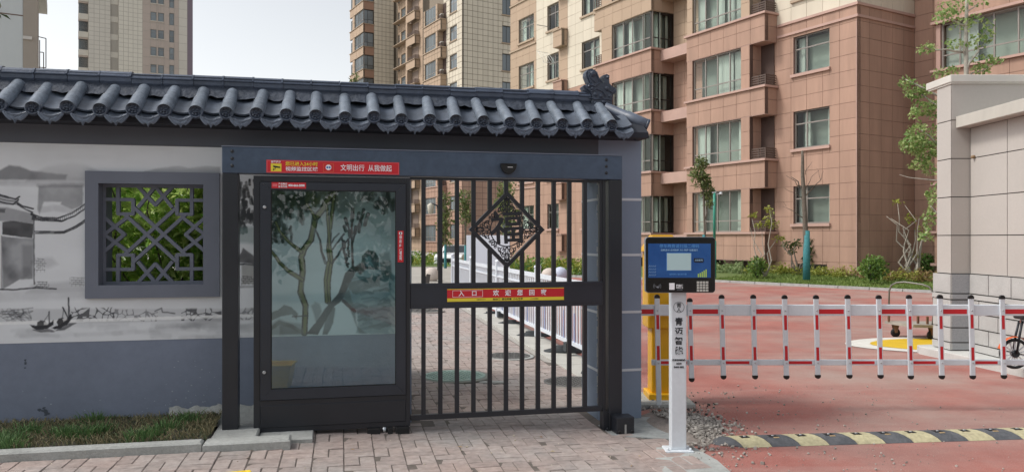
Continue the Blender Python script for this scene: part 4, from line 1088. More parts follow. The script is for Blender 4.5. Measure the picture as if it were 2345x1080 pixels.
def picket(x, z0, z1, longleg=False):
    w_ = .0238
    m4 = Matrix.Translation((x,0,0)) @ Matrix.Identity(4)
    b = MB(); b.add([(-w_+ (sk if z==z0 else 0), y, z) if i==0 else (w_+(sk if z==z0 else 0), y, z) for z in (z0,z1) for y in (-.046,-.027) for i in (0,1)], [(0,2,3,1),(4,5,7,6),(0,1,5,4),(2,6,7,3),(0,4,6,2),(1,3,7,5)])
    o = b.build('picket', m_wmetal, arm, bevel=.005); o.location = (x,0,0)
    def dx_(z): return sk*(z1-z)/(z1-z0)
    caps = [(z1,1)] + ([] if longleg else [(z0,-1)])
    for z, sg in caps:
        c = MB(); P = [((w_+.003)*math.cos(a), sg*.026*math.sin(a)) for a in np.linspace(0,math.pi,11)]
        c.prism([(p[0]+dx_(z), z+p[1]+sg*.004) for p in ([(w_+.003,-sg*.012)]+P+[(-w_-.003,-sg*.012)])], -.049, -.024); c.build('end_cap', m_black, o, bevel=.004)
    for v0, v1 in (((zt0+zt1)/2-.045-.13,(zt0+zt1)/2-.045),((zb0+zb1)/2+.03,(zb0+zb1)/2+.155)):
        v0 += random.uniform(-.008,.008); v1 += random.uniform(-.008,.008)
        c = MB(); c.add([(dx_(z)+s_*.0135+.001, -.0466, z) for z, s_ in ((v0,-1),(v0,1),(v1,1),(v1,-1))], [(0,1,2,3)]); c.build('red_tape', m_bred, o)
    for z in ((zt0+zt1)/2,(zb0+zb1)/2): MB().lathe([(.0075,0),(.0075,-.006),(.003,-.008)], (dx_(z)+.002,-.046,z), 8, 'y').build('pivot_bolt', m_steel, o)
_, pz1 = L(1650,681); _, pz0 = L(1650,858)
for i, x in enumerate(xs): picket(x, pz0-(.028 if i==0 else random.uniform(-.004,.004)), pz1-(.03 if i==0 else random.uniform(-.003,.003)))
xf, zf1 = L(1503,680); _, zf0 = L(1503,925); picket(xf, zf0, zf1, True)
MB().tube([(xf+sk,-.036,zf0+.005),(xf+sk,-.036,zf0-.05)], .006, 6).build('spring_rod', m_steel, arm); MB().lathe([(.018,-.105),(.020,-.10),(.020,-.05),(.015,-.045)], (xf+sk+.002,-.036,zf0), 10).build('rubber_tip', M('orange_rubber','9c4a1c',.7), arm)
for i in range(len(xs)-1):
    zc = (zt0+zt1)/2
    if i % 2 == 0: MB().box(xs[i]+.03,xs[i+1]-.03,-.0265,-.0254,zt0+.018,zt0+.062).build('red_tape', m_bred, top)
    else: MB().box(xs[i]+.03,xs[i+1]-.03,-.0195,-.0184,zb0+.012,zb1-.012).build('red_tape', m_bred, bot)
MB().box(xl-.03,xf-.03,-.0265,-.0254,zt0+.018,zt0+.062).build('red_tape', m_bred, top); MB().box(xf+.035,xs[0]-.02,-.0195,-.0184,zb0+.012,zb1-.012).build('red_tape', m_bred, bot)

# speed hump: rubber pieces black and yellow
m_hb = M('hump_black', '4a4d52', .8, ns=8, na=.5, col2='77777a', ns2=40, na2=.2, bs=120, ba=.3); m_hy = M('hump_yellow', 'c0b894', .8, ns=10, na=.5, col2='a59b80', ns2=30, na2=.25)
p0, p1 = onground(1672,1014), onground(2345,994); hd_ = (p1-p0).normalized(); hang = math.atan2(hd_.y,hd_.x)
hump = thing('speed_hump', 'black and yellow rubber speed hump lying across the red road', 'speed hump', (p0.x,p0.y,gz(2)+.006), hang)
HWD = .16; HH = .042; SEG = .235
def hseg(x0, x1, mat, name='hump_segment'):
    b = MB(); rows = []
    xs_ = np.linspace(x0+.003,x1-.003,13)
    for x in xs_:
        skew = .045
        rows.append([(x+skew*(1-2*(j/10)), -HWD+2*HWD*j/10, HH*(math.sin(math.pi*(j/10))**.7 if 0<j<10 else 0)+ (0 if j in (0,10) else .0015*((round((x-x0)/(x1-x0)*12)+ (j if x < (x0+x1)/2 else -j))%2))) for j in range(11)])
    b.strip(rows, smooth=False)
    for row in (rows[0], rows[-1]): b.add(row, [list(range(11))])
    o = b.build(name, mat, hump)
    xc = (x0+x1)/2
    MB().box(xc-.035,xc+.035,-.03,.03,HH-.002,HH+.0025).build('bolt_plate', m_rubber, o)
    MB().lathe([(.012,HH+.002),(.012,HH+.008),(.005,HH+.01)], (xc,0,0), 8).build('bolt', m_steel, o)
    if mat is m_hb: MB().box(xc-.01,xc+.035,-.05,-.031,HH-.006,HH+.001).build('chip', M('hump_chip','b59a72',.8), o)
rows = [[(0-.16*math.sin(math.pi*j/10)**.6*(1-t)+.045*(1-2*j/10)*t, (-HWD+2*HWD*j/10)*(.75+.25*t), HH*(math.sin(math.pi*j/10)**.7 if 0<j<10 else 0)*t**.6) for j in range(11)] for t in (0,.25,.5,.75,1)]
MB().strip(rows).build('hump_end', m_hb, hump)
for k in range(19): hseg(k*SEG, (k+1)*SEG, m_hy if k % 2 == 0 else m_hb)

# rubble and dust where the ground was opened
def stones(name, label, n_, area_, smin, smax, mat, zf=None):
    b = MB()
    for k in range(n_):
        x, y = area_(); r_ = smin*(smax/smin)**(random.random()**2.2)
        q = [Vector((random.gauss(0,1),random.gauss(0,1),random.gauss(0,.7))).normalized()*r_*random.uniform(.7,1.3) for _ in range(8)]
        pts = [Vector((sx*r_*random.uniform(.5,1), sy*r_*random.uniform(.5,1), sz*r_*random.uniform(.35,.8))) for sz in (-1,1) for sy in (-1,1) for sx in (-1,1)]
        rt = Matrix.Rotation(random.random()*6.28,3,'Z') @ Matrix.Rotation(random.random(),3,'X')
        z = gz(x) + .008 + r_*.35 + (zf(x,y) if zf else 0)
        b.add([rt @ p + Vector((x,y,z)) for p in pts], [(0,2,3,1),(4,5,7,6),(0,1,5,4),(2,6,7,3),(0,4,6,2),(1,3,7,5)])
    o = b.build(name, mat, None, 'stuff'); tag(o, label, 'rubble'); return o
def gau(cx, cy, sx, sy):
    def f():
        while True:
            x, y = random.gauss(cx,sx), random.gauss(cy,sy)
            if not (x < 1.30 and y < 6.15) and gw_inv(x,y): return x, y
    return f
def gw_inv(x, y):
    r_ = Vector((x,y,0))-GP; s, d = r_.dot(T2), r_.dot(D2); return not (s < 3.62 and d > -.5 and d < 1)
heap = lambda x, y: .05*math.exp(-((x-1.42)**2/.05+(y-6.75)**2/.18))
m_rub = M('rubble_grey', 'a8a29b', .95, var=.3, ns=30, na=.3); m_rub2 = M('rubble_dark', '4a4744', .95, var=.3)
rows = [[(x, y, gz(x)+.006+heap(x,y)*1.0+.012*math.exp(-((x-1.5)**2/.12+(y-6.7)**2/.35))) for x in np.linspace(1.0,2.2,26)] for y in np.linspace(5.9,8.0,30)]
mm = MB(); mm.strip([[p for p in r_] for r_ in rows]); 
dust = M('dust_heap', '9b918a', .95, ns=18, na=.35, ns2=60, na2=.25, bs=80, ba=.6)
hp = MB()
for i in range(12):
    a0_, a1_ = 2*math.pi*i/12, 2*math.pi*(i+1)/12
rowsh = []
for r_ in np.linspace(0.02,1,9):
    rowsh.append([(1.46+.36*r_*math.cos(a)*(1+.12*math.sin(3*a)), 6.78+.62*r_*math.sin(a)*(1+.1*math.cos(4*a)), gz(1.4)+.0055+.045*(1-r_)**1.5+random.uniform(0,.006)*(1-r_)) for a in np.linspace(0,2*math.pi,37)])
hp.strip(rowsh); tag(hp.build('dust_heap', dust, None, 'stuff'), 'low heap of grey dust and broken concrete behind the terminal post', 'rubble')
stones('rubble', 'grey broken concrete rubble heaped around the terminal post', 1700, gau(1.46,6.72,.20,.36), .004, .017, m_rub, heap)
stones('dark_crumbs', 'black asphalt crumbs scattered over the rubble by the barrier', 130, gau(1.60,7.1,.20,.40), .005, .018, m_rub2, heap)
stones('loose_gravel', 'fine loose gravel scattered across the red road near the hump', 620, lambda: (1.5+abs(random.gauss(0,1.5)), random.uniform(4.6,8.6)), .003, .011, m_rub)
def lit():
    p = gw(random.uniform(-2.2,3.0), random.uniform(-1.2,-.05) if random.random()<.85 else random.uniform(1,5)); return p.x, p.y
stones('paving_litter', 'small pale mortar crumbs and leaf scraps littering the brick pavement', 130, lit, .004, .012, M('litter','b0a696',.9,var=.3))
b = MB()
for k in range(26):
    x, y = lit(); r_ = random.uniform(.012,.028); a = random.random()*6.28; z = gz(x)+.014
    P = [(x+r_*math.cos(a), y+r_*math.sin(a), z), (x+r_*.35*math.cos(a+1.57), y+r_*.35*math.sin(a+1.57), z+.006), (x-r_*math.cos(a), y-r_*math.sin(a), z+.002), (x-r_*.35*math.cos(a+1.57), y-r_*.35*math.sin(a+1.57), z+.001)]
    b.add(P, [(0,1,2,3)])
tag(b.build('fallen_leaves', leafmat('dry_leaf','8a6a4a','b9a98c',.1,.8), None, 'stuff'), 'dry fallen leaves scattered over the bricks before the gate', 'leaves')

# yellow tub on the pavement, its rim just in the frame's bottom edge and mirrored in the glass
tb = thing('yellow_tub', 'yellow plastic tub on the pavement at bottom edge left', 'tub', (-1.60,4.03,0))
def ringb(w, d, z): return [(-w,-d,z),(w,-d,z),(w,d,z),(-w,d,z)]
b = MB(); lv = [ringb(.19,.11,.0),ringb(.23,.135,.226),ringb(.245,.15,.228),ringb(.245,.15,.248),ringb(.225,.13,.248),ringb(.18,.10,.02)]
vs = sum(lv, []); fs = [(4*k+i,4*k+(i+1)%4,4*k+4+(i+1)%4,4*k+4+i) for k in range(5) for i in range(4)] + [(3,2,1,0),(20,21,22,23)]
b.add(vs, fs); b.build('tub_body', M('yellow_plastic','f0d024',.4), tb, bevel=.006); tb.rotation_euler = (0,0,R(20))

# ---- gatehouse booth at the right
m_beige = M('booth_panel', 'b3ada7', .75, var=.02, ns=1.2, na=.06, ns2=30, na2=.04); m_groove = M('booth_groove', '2d2a27', .8); m_coping = M('booth_coping', 'c9c5be', .7, ns=2, na=.08)
m_granite = M('granite_block', 'bdbcb9', .7, var=.04, ns=160, na=.3, ns2=3, na2=.1, bs=120, ba=.2); m_granite_shade = M('granite_shaded', 'a6a8ab', .75, ns=150, na=.4)  # second granite: same stone with shade in its colour, pillar's front only
booth = thing('gatehouse_booth', 'cream panelled gatehouse with grey granite base at the right edge', 'booth', (5.96,10.6,0))
# local: x right, y away; the pillar's front-left corner is the origin
PB = 1.03
zt = 3.62
gz_list = [PB, 1.55, 2.07, 2.59, 3.11, zt]
core = MB()
core.box(.012,.262,.012,.36,.0,zt-.01); core.box(.262,3.2,.012,.36,.0,3.0); core.box(.262,3.2,.0125,.36,3.0,zt-.01)
core.box(.262,3.2,-1.32,.012,.0,3.0)
core.build('wall_core', m_groove, booth)
def panel(x0,x1,y0,y1,z0,z1, nm='wall_panel', mat=None, par=booth): MB().box(x0,x1,y0,y1,z0,z1).build(nm, mat or m_beige, par)
g = .006
for z0, z1 in zip(gz_list[:-1], gz_list[1:]):
    last = z1 == zt
    panel(0,.012,0.002,.36,z0+g,z1-(0 if last else g)); panel(0.0,.262 if not last else 3.2,-.0005,.0118,z0+g,z1-(0 if last else g))
    if not last and z0 < 2.9:
        for a, b_ in ((-1.32,-.80),(-.80,-.012)):
            panel(.250,.262,a+g,b_-g,z0+g,min(z1,3.0)-g)
        for a, b_ in ((.25,1.2),(1.2,2.2),(2.2,3.2)): panel(a+(0 if a < .3 else g),b_-g,-1.3325,-1.3205,z0+g,min(z1,3.0)-g)
# coping of the tall part, low roof slab over the front room
MB().prism([(-.03,zt),(3.3,zt),(3.3,zt+.10),(-.03,zt+.10)], -.035, .60).build('coping', m_coping, booth, bevel=.008)
MB().box(-.015,3.25,-.02,.56,zt-.02,zt-.0005).build('coping_soffit', m_coping, booth)
MB().box(.055,3.2,-1.42,-.006,3.0,3.155).build('roof_slab', M('roof_slab','b9b4ab',.75,ns=5,na=.12,stretch=(1,1,.3)), booth, bevel=.006)
# granite base: blocks with drafted margins
cb = MB(); cb.box(-.012,.27,-.012,.38,0,PB-.03); cb.box(.243,3.2,-1.345,-.012,0,PB-.03); cb.build('base_core', M('base_joint','5f5b56',.9), booth)
zs = [0,.055,.27,.33,.60,.665,.94,PB]
cz = [(0.0,.06,False),(.065,.37,True),(.375,.435,False),(.44,.72,True),(.725,.78,False),(.785,1.0,True)]
cz = [(.0,.10,False),(.105,.30,True),(.305,.50,True),(.505,.68,True),(.685,.76,False),(.765,1.03,True)]
for z0, z1, bl in cz:
    def slab(x0,x1,y0,y1,nm='granite_block', m_=None): MB().box(x0,x1,y0,y1,z0+.006,z1-.006).build(nm, m_ or m_granite, booth)
    e = 0 if bl else .012
    slab(-.035-e,-.012,-.035-e,.40); slab(-.0118,.27,-.035-e,-.012, m_=m_granite_shade)
    ys = [-1.345,-.92,-.46,-.037] if bl else [-1.345,-.70,-.037]
    if z0 > .3 and z0 < .6: ys = [-1.345,-1.1,-.66,-.25,-.037]
    for a, b_ in zip(ys[:-1], ys[1:]): slab(.220-e,.243,a+.008,b_-.008)
    for a, b_ in ((.22-e,.95),(.95,1.7),(1.7,2.45),(2.45,3.2)): slab(a+(0 if a < .3 else .008),b_-.008,-1.372-e,-1.3455)
    if bl:
        for a, b_ in zip(ys[:-1], ys[1:]):
            if b_-a > .3: MB().box(.2185,.2199,a+.045,b_-.045,z0+.03,z1-.03).build('drafted_face', m_granite, booth)
        MB().box(-.0365,-.0351,.0,.36,z0+.03,z1-.03).build('drafted_face', m_granite, booth)
MB().lathe([(.022,0),(.022,-.03),(.015,-.045)], (.2485,-.11,2.60), 10, 'x').build('vent_cap', M('brass_cap','8a7256',.5), booth)
# island the booth stands on
isl = MB(); ip = [(5.98,11.22),(5.78,11.16),(5.74,11.0),(5.84,10.2),(5.98,9.15),(6.12,7.4),(6.3,5.0),(12,5.0),(12,11.3)]
isl.prism(ip, -.2, -.008, 'z'); tag(isl.build('booth_island', M('island_concrete','c2c2be',.85,ns=4,na=.15,ns2=50,na2=.1), bevel=.012), 'raised pale concrete island the gatehouse stands on', 'kerb island')

# ---- flat trolley parked behind the booth corner
m_rust = M('rusty_steel', '6a4a38', .75, ns=20, na=.5, col2='8a6a4c'); m_galv = M('galvanised_tube', '77756f', .45, metal=.5)
TYY = 12.75
def tl(u, v, Y=TYY): p = px(u, v, Y); return p
tz = gz(5)
tro = thing('platform_trolley', 'flat platform trolley with bent tube handle beside the booth', 'trolley', (6.75,TYY,tz))
pA, pB = tl(2046,742)-Vector((6.75,TYY,tz)), tl(2150,742)-Vector((6.75,TYY,tz))
dz0 = pA.z
dk = MB(); dk.add([(pA.x,.30,dz0-.02),(pA.x+.18,-.28,dz0-.02),(1.0,-.28,dz0-.05),(1.0,.5,dz0-.05),(pA.x,.30,dz0+.025),(pA.x+.18,-.28,dz0+.025),(1.0,-.28,dz0-.005),(1.0,.5,dz0-.005)], [(4,5,6,7),(0,1,5,4),(1,2,6,5),(2,3,7,6),(3,0,4,7),(3,2,1,0)])
dk.build('deck', M('trolley_deck','a39c92',.7,ns=6,na=.25), tro)
def wheel(x, y, r_, nm='caster'):
    MB().lathe([(r_*.5,-.022),(r_*.92,-.022),(r_,-.012),(r_,.012),(r_*.92,.022),(r_*.5,.022)], (x,y,r_), 16, 'y').build(nm, m_rubber, tro)
    MB().prism([(x-.02,r_),(x+.02,r_),(x+.05,dz0-.02),(x-.05,dz0-.02)], y-.034, y-.026).build('caster_fork', m_rust, tro); MB().prism([(x-.02,r_),(x+.02,r_),(x+.05,dz0-.02),(x-.05,dz0-.02)], y+.026, y+.034).build('caster_fork', m_rust, tro)
wheel(pA.x+.12,.18,.075); wheel(pA.x+.52,-.2,.08); wheel(.7,-.15,.08); wheel(.7,.3,.08)
hu = [tl(2054,728),tl(2055,668),tl(2058,655),tl(2066,648),tl(2078,646),tl(2104,650),tl(2114,655),tl(2119,666),tl(2121,700),tl(2118,745)]
hu = [p-Vector((6.75,TYY,tz)) for p in hu]
for k, p in enumerate(hu): p.y = .28 - .5*(p.x-hu[0].x)/(hu[-1].x-hu[0].x)
MB().tube(hu, .014, 10).build('handle', m_galv, tro)
for u in (2050,2098,2113): p = tl(u,735)-Vector((6.75,TYY,tz)); MB().box(p.x-.015,p.x+.015,.2-.4*(u-2050)/70,.23-.4*(u-2050)/70,dz0+.02,dz0+.14).build('stake', m_rust, tro)

# ---- small bicycle whose front wheel shows at the right edge
BK = 9.08
c = px(2324,800,BK); bkz = -.008; r_ = .178
bike = thing('childs_bicycle', 'small orange mudguard bicycle wheel by the booth wall at right edge', 'bicycle', (c.x,BK,bkz))
def bwheel(x, rr_):
    w = MB()
    for k in range(28):
        pass
    prof = [(rr_,0),(rr_-.008,.018),(rr_-.03,.02),(rr_-.036,0),(rr_-.03,-.02),(rr_-.008,-.018),(rr_,0)]
    t_ = MB(); rows = [[(x+p[0]*math.cos(a), p[1], rr_+p[0]*math.sin(a)) for p in prof] for a in np.linspace(0,2*math.pi,33)]; t_.strip(rows)
    wo = t_.build('tyre', m_rubber, bike)
    h_ = MB().lathe([(.04,-.03),(.045,-.02),(.045,.02),(.04,.03)], (x,0,rr_), 14, 'y'); h_.build('hub', M('dark_alloy','2b2c30',.4,metal=.6), wo)
    s_ = MB()
    for k in range(14):
        a = 2*math.pi*k/14; s_.box(x-.004,x+.004,-.008,.008,rr_+.03,rr_+rr_-.03, None)
        o_ = len(s_.v)-8
        for i in range(8):
            v = Vector(s_.v[o_+i])-Vector((x,0,rr_)); v = Matrix.Rotation(a,3,'Y') @ v; s_.v[o_+i] = tuple(v+Vector((x,0,rr_)))
    s_.build('spokes', M('white_alloy','c9ccd0',.4), wo)
bwheel(0, r_); bwheel(.62, r_)
rows = [[((r_+.012+.006*math.cos(b_))*math.cos(a), .03*b_/1.2, r_+(r_+.012)*math.sin(a)+.012*math.cos(b_)) for b_ in np.linspace(-1.2,1.2,7)] for a in np.linspace(R(35),R(165),14)]
MB().strip(rows).build('mudguard', M('orange_paint','c8561c',.35), bike)
for y in (-.035,.035): MB().tube([(0,y,r_),(.03,y,r_+.2),(.07,y*.8,r_+.38)], .013, 8).build('fork_leg', M('dark_alloy','2b2c30',.4,metal=.6), bike)
MB().tube([(.07,0,r_+.36),(.09,0,r_+.52)], .016, 8).build('stem', m_steel, bike); MB().tube([(.04,-.24,r_+.54),(.07,-.1,r_+.52),(.09,0,r_+.52),(.07,.1,r_+.52),(.04,.24,r_+.54)], .012, 8).build('handlebar', M('dark_alloy','2b2c30',.4,metal=.6), bike)
MB().tube([(.08,0,r_+.40),(.35,0,r_+.08),(.62,0,r_)], .018, 8).build('frame_tube', m_wmetal, bike); MB().tube([(.35,0,r_+.08),(.43,0,r_+.40)], .014, 8).build('seat_post', m_wmetal, bike)
MB().lathe([(.02,0),(.07,.01),(.08,.03),(.05,.05)], (.45,0,r_+.39), 12).build('saddle', m_black, bike); MB().box(.03,.13,-.09,.09,r_+.40,r_+.52).build('basket', M('black_wire','26272a',.5), bike, bevel=.02)
# ================================================================== APARTMENT BUILDINGS
BRZ = math.atan2(-.868, .496)                         # lit facades run along local x, depth along local y
FL = 3.03
m_red_t = M('facade_red_tile', 'ad8c7a', .8, var=.04, ns=1.6, na=.19, ns2=9, na2=.07, stretch=(1,1,.14)); m_cream_t = M('facade_cream_tile', 'cfc5b3', .8, var=.03, ns=1.4, na=.10, stretch=(1,1,.14))
m_tan_t = M('facade_tan_tile', 'ad9680', .8, var=.03, ns=.7, na=.06); m_jointd = M('facade_joint', '6e5a51', .9); m_jointc = M('facade_joint_cream', '85796a', .9)
m_trim_r = M('facade_red_trim', 'b5968a', .75, ns=2, na=.1); m_trim_c = M('facade_tan_trim', 'ab9782', .75, ns=2, na=.1)
m_wfr = M('window_frame_metal', '857e78', .45); m_wfw = M('window_frame_grey', '8e8b88', .45)
m_pane = glassmat('window_glass', (.93,.97,.955), 0, .02, ior=1.32); m_fpane = M('far_window_glass', '666e72', .15, var=.3, spec=.8)  # far panes a lighter grey, standing in for haze
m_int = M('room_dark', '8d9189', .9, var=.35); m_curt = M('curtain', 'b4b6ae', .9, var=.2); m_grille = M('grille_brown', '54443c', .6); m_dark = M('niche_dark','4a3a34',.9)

class Bld:
    def __init__(s, name, label, loc, cat='apartment building', group=None, far=False):
        s.t = thing(name, label, cat, loc, BRZ, group); s.loc = Vector(loc); s.tiles = []; s.far = far; s.back = {}
        s.gap = .05 if far else .013
    def w(s, p): return s.loc + Matrix.Rotation(BRZ,3,'Z') @ Vector(p)
    def mp(s, face, pl):
        if face == 'F': return lambda a, d, z: (a, pl+d, z)
        return lambda a, d, z: (pl-d, a, z)
    def ab(s, mb, mp, a0,a1,d0,d1,z0,z1):
        p, q = mp(a0,d0,z0), mp(a1,d1,z1); mb.box(min(p[0],q[0]),max(p[0],q[0]),min(p[1],q[1]),max(p[1],q[1]),z0,z1)
    def face(s, face, pl, a0,a1,z0,z1, mat, holes=(), tw=.77, th=.606, zb=0, jm=None, tiles=True):
        """tiled wall face: backing with openings, tiles cut round them"""
        mp = s.mp(face, pl); jm = jm or (m_jointc if mat in (m_cream_t, m_tan_t) else m_jointd)
        bk = s.back.setdefault(jm.name, (MB(), jm))[0]
        av = sorted({a0,a1,*[h[i] for h in holes for i in (0,1) if a0 < h[i] < a1]}); zv = sorted({z0,z1,*[h[i] for h in holes for i in (2,3) if z0 < h[i] < z1]})
        for aa, ab_ in zip(av[:-1], av[1:]):
            for za, zb_ in zip(zv[:-1], zv[1:]):
                c = ((aa+ab_)/2, (za+zb_)/2)
                if not any(h[0] < c[0] < h[1] and h[2] < c[1] < h[3] for h in holes): s.ab(bk, mp, aa,ab_, .022,.2, za,zb_)
        if not tiles: return
        n_ = max(1, round((a1-a0)/tw)); ga = [a0+(a1-a0)*i/n_ for i in range(n_+1)]
        k0_ = math.floor((z0-zb)/th+1e-6); gzz = [z0]+[zb+k*th for k in range(k0_+1, k0_+400) if z0+.1 < zb+k*th < z1-.1]+[z1]
        g = s.gap/2
        for aa, ab_ in zip(ga[:-1], ga[1:]):
            for za, zb_ in zip(gzz[:-1], gzz[1:]):
                hs = [h for h in holes if h[0] < ab_-.02 and h[1] > aa+.02 and h[2] < zb_-.02 and h[3] > za+.02]
                cells = [(aa,ab_,za,zb_)]
                for h in hs:
                    nx = []
                    for (p,q,r_,t_) in cells:
                        if h[0] >= q or h[1] <= p or h[2] >= t_ or h[3] <= r_: nx.append((p,q,r_,t_)); continue
                        if p < h[0]: nx.append((p,h[0],r_,t_))
                        if q > h[1]: nx.append((h[1],q,r_,t_))
                        m0, m1 = max(p,h[0]), min(q,h[1])
                        if r_ < h[2]: nx.append((m0,m1,r_,h[2]))
                        if t_ > h[3]: nx.append((m0,m1,h[3],t_))
                    cells = nx
                for (p,q,r_,t_) in cells:
                    if q-p < .05 or t_-r_ < .05: continue
                    c0, c1 = mp(p+g,0,r_+g), mp(q-g,.03,t_-g)
                    s.tiles.append((Vector([(c0[i]+c1[i])/2 for i in range(3)]), tuple(round(abs(c1[i]-c0[i]),3) for i in range(3)), mat))
    def window(s, face, pl, a0,a1,z0,z1, cols=(.5,), tr=None, sill=None, frame=None, trp=None):
        mp = s.mp(face, pl); fm = frame or m_wfr; b = MB(); fw = .055; d0, d1 = .10,.16
        s.ab(b,mp,a0,a0+fw,d0,d1,z0,z1); s.ab(b,mp,a1-fw,a1,d0,d1,z0,z1); s.ab(b,mp,a0+fw,a1-fw,d0,d1,z0,z0+fw); s.ab(b,mp,a0+fw,a1-fw,d0,d1,z1-fw,z1)
        xs_ = [a0+fw]+[a0+(a1-a0)*c for c in cols]+[a1-fw]
        for x in xs_[1:-1]: s.ab(b,mp,x-.025,x+.025,d0+.004,d1-.004,z0+fw,z1-fw)
        zz = [z0+fw]+([z0+(z1-z0)*tr] if tr else [])+[z1-fw]
        for z in zz[1:-1]: s.ab(b,mp,a0+fw,a1-fw,d0+.007,d1-.007,z-.025,z+.025)
        wo = b.build('window', fm, s.t)
        for aa, ab_ in zip(xs_[:-1], xs_[1:]):
            for za, zb_ in zip(zz[:-1], zz[1:]):
                p = MB(); s.ab(p,mp,aa+.02,ab_-.02,.125,.135,za+.015,zb_-.015); p.build('pane', m_fpane if s.far else m_pane, wo)
        if not s.far:
            p = MB(); s.ab(p,mp,a0+.01,a1-.01,.60,.62,z0+.01,z1-.01); p.build('interior', m_int, wo)
            if random.random() < .85:
                p = MB()
                for k in range(random.randint(1,3) + int((a1-a0)/1.4)):
                    w_ = (a1-a0)*random.uniform(.10,.20); st = random.choice((a0+fw, a1-fw-w_, a0+random.random()*(a1-a0-w_)))
                    n_ = max(3,int(w_/.08)); rows = [[mp(st+w_*i/n_, .30+.02*(i%2)+.01*k, z) for i in range(n_+1)] for z in (z0+.06, z1-.06)]; p.strip(rows)
                p.build('curtain', m_curt, wo)
        if sill:
            p = MB(); s.ab(p,mp,a0-.10,a1+.06,-.09,.10,z0-.12,z0-.005); p.build('sill', sill, wo)
        return wo
    def trim(s, nm, x0,x1,y0,y1,z0,z1, mat, bevel=0): return MB().box(x0,x1,y0,y1,z0,z1).build(nm, mat, s.t, bevel=bevel)
    def finish(s, nparts):
        for nm, (mb, m_) in s.back.items(): mb.build('wall', m_, s.t, 'stuff')
        def score(t):
            p = s.w(t[0]); u, v = topx(p)
            if not (0 < u < 2345 and 0 < v < 1080): return -1
            if u < 1465 and v > 165+u*.035: return 1e-6 if 950 < u < 1340 else -1
            return 1/p.length
        s.tiles.sort(key=score, reverse=True)
        cache = {}; rest = {}
        for k, (c, sz, mat) in enumerate(s.tiles):
            if k < nparts:
                key = (sz, mat.name)
                if key not in cache:
                    me = MB().box(-sz[0]/2,sz[0]/2,-sz[1]/2,sz[1]/2,-sz[2]/2,sz[2]/2).mesh('facade_tile'); me.materials.append(mat); cache[key] = me
                link('facade_tile', cache[key], s.t, loc=c)
            else: rest.setdefault(mat.name, (MB(), mat))[0].box(c.x-sz[0]/2,c.x+sz[0]/2,c.y-sz[1]/2,c.y+sz[1]/2,c.z-sz[2]/2,c.z+sz[2]/2)
        for nm, (mb, m_) in rest.items(): mb.build('facade_tiling', m_, s.t, 'stuff')

def grille(B, x0, x1, y, z0, z1):
    b = MB(); n_ = 5
    for k in range(n_): z = z0+.06+(z1-z0-.08)*k/(n_-1); b.box(x0,x1,y,y+.03,z-.03,z+.02); b.box(x1-.03,x1,y+.03,-.02,z-.03,z+.02)
    for x in (x0+.02, (x0+x1)/2, x1-.02): b.box(x-.02,x+.02,y-.012,y+.042,z0,z1)
    b.build('ac_grille', m_grille, B.t)
def bay(B, xl, xr, p, niche, wl, wr, zks, zred, corner=False, cols=(.25,.5,.75), side_y=0.0, base=None):
    """projecting bay: tiled parapet per storey, band of windows, open niche for the air conditioner at its right end"""
    for k, zk in enumerate(zks):
        red = zk <= zred; mt, tr = (m_red_t, m_trim_r) if red else (m_tan_t, m_trim_c); up = m_red_t if zk < zred-.5 else m_tan_t
        z0 = zk-1.19; tm_ = 0 if corner else 1
        B.face('F',-p, xl,xr, z0,zk-.09, mt, zb=z0); B.face('R', xr, -p+.0305, side_y-.001, z0,zk-.09, mt, zb=z0)
        B.trim('parapet', xl+.02,xr-.21,-p+.2,-.02,z0+.004,zk-.1, m_jointd); B.trim('soffit', xl+.003,xr-.003,-p+.003,-.005,z0-.02,z0-.001, tr)
        B.trim('ledge', xl-.10,xr+.09,-p-.09,side_y-.003,zk-.09,zk, tr)
        zt_ = zk+FL-1.19-.02
        if corner:
            B.window('F',-p, wl, xr-.03, zk,zt_, cols, .30); B.window('R', xr, -p+.06, side_y-.05, zk,zt_, (.38,), .30, frame=M('frame_black','2d2a28',.4))
            if wl-xl > .15: B.face('F',-p, xl+niche,wl, zk,zt_, up, zb=zk)
            if niche: grille(B, xl+.03, xl+niche-.02, -p+.02, zk, zk+.5)
        else:
            B.window('F',-p, wl,wr, zk,zt_, cols, .27); B.face('F',-p, xl+.03,wl, zk,zt_, up, zb=zk); B.face('F',-p, wr,xr-niche, zk,zt_, up, zb=zk)
            B.face('R', xr-niche, -p+.0305,-.005, zk,zt_, up, zb=zk); grille(B, xr-niche+.01, xr-.03, -p+.10, zk, zk+.46)
            if random.random() < .6: B.trim('ac_unit', xr-niche+.08,xr-.16,-p+.18,-p+.46,zk+.02,zk+.58, M('ac_white','c9c7c0',.5,ns=6,na=.1), bevel=.02)
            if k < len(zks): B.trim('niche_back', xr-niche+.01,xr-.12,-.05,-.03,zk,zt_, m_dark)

# ---- near building: red tiles below, cream above
C1 = (12.94, 29.3, -.12)
zoff = .12
B1 = Bld('apartment_building', 'nearest apartment building with red tiled lower storeys and projecting bays', C1)
zks = [1.80+zoff+FL*k for k in range(6)]; Ztop = 18.5; zband = 10.35+zoff; zred = 10.95+zoff+.1
wz = [(2.12+zoff+FL*k, 3.65+zoff+FL*k) for k in range(6)]
hl = [(-2.96,-1.23,a,b) for a, b in wz]
B1.face('F',0, -4.62,0, 0,zband, m_red_t, [h for h in hl if h[2] < zband-1]+[(-2.75,-1.35,.25,.62)], tw=.78, zb=zoff)
B1.face('F',0, -4.62,0, zband,Ztop, m_cream_t, [h for h in hl if h[2] > zband-1], tw=.78, zb=zband)
B1.face('R',0, .0305,3.5, 0,zband, m_red_t, tw=.74, zb=zoff); B1.face('R',0, .0305,3.5, zband,Ztop, m_cream_t, tw=.74, zb=zband)
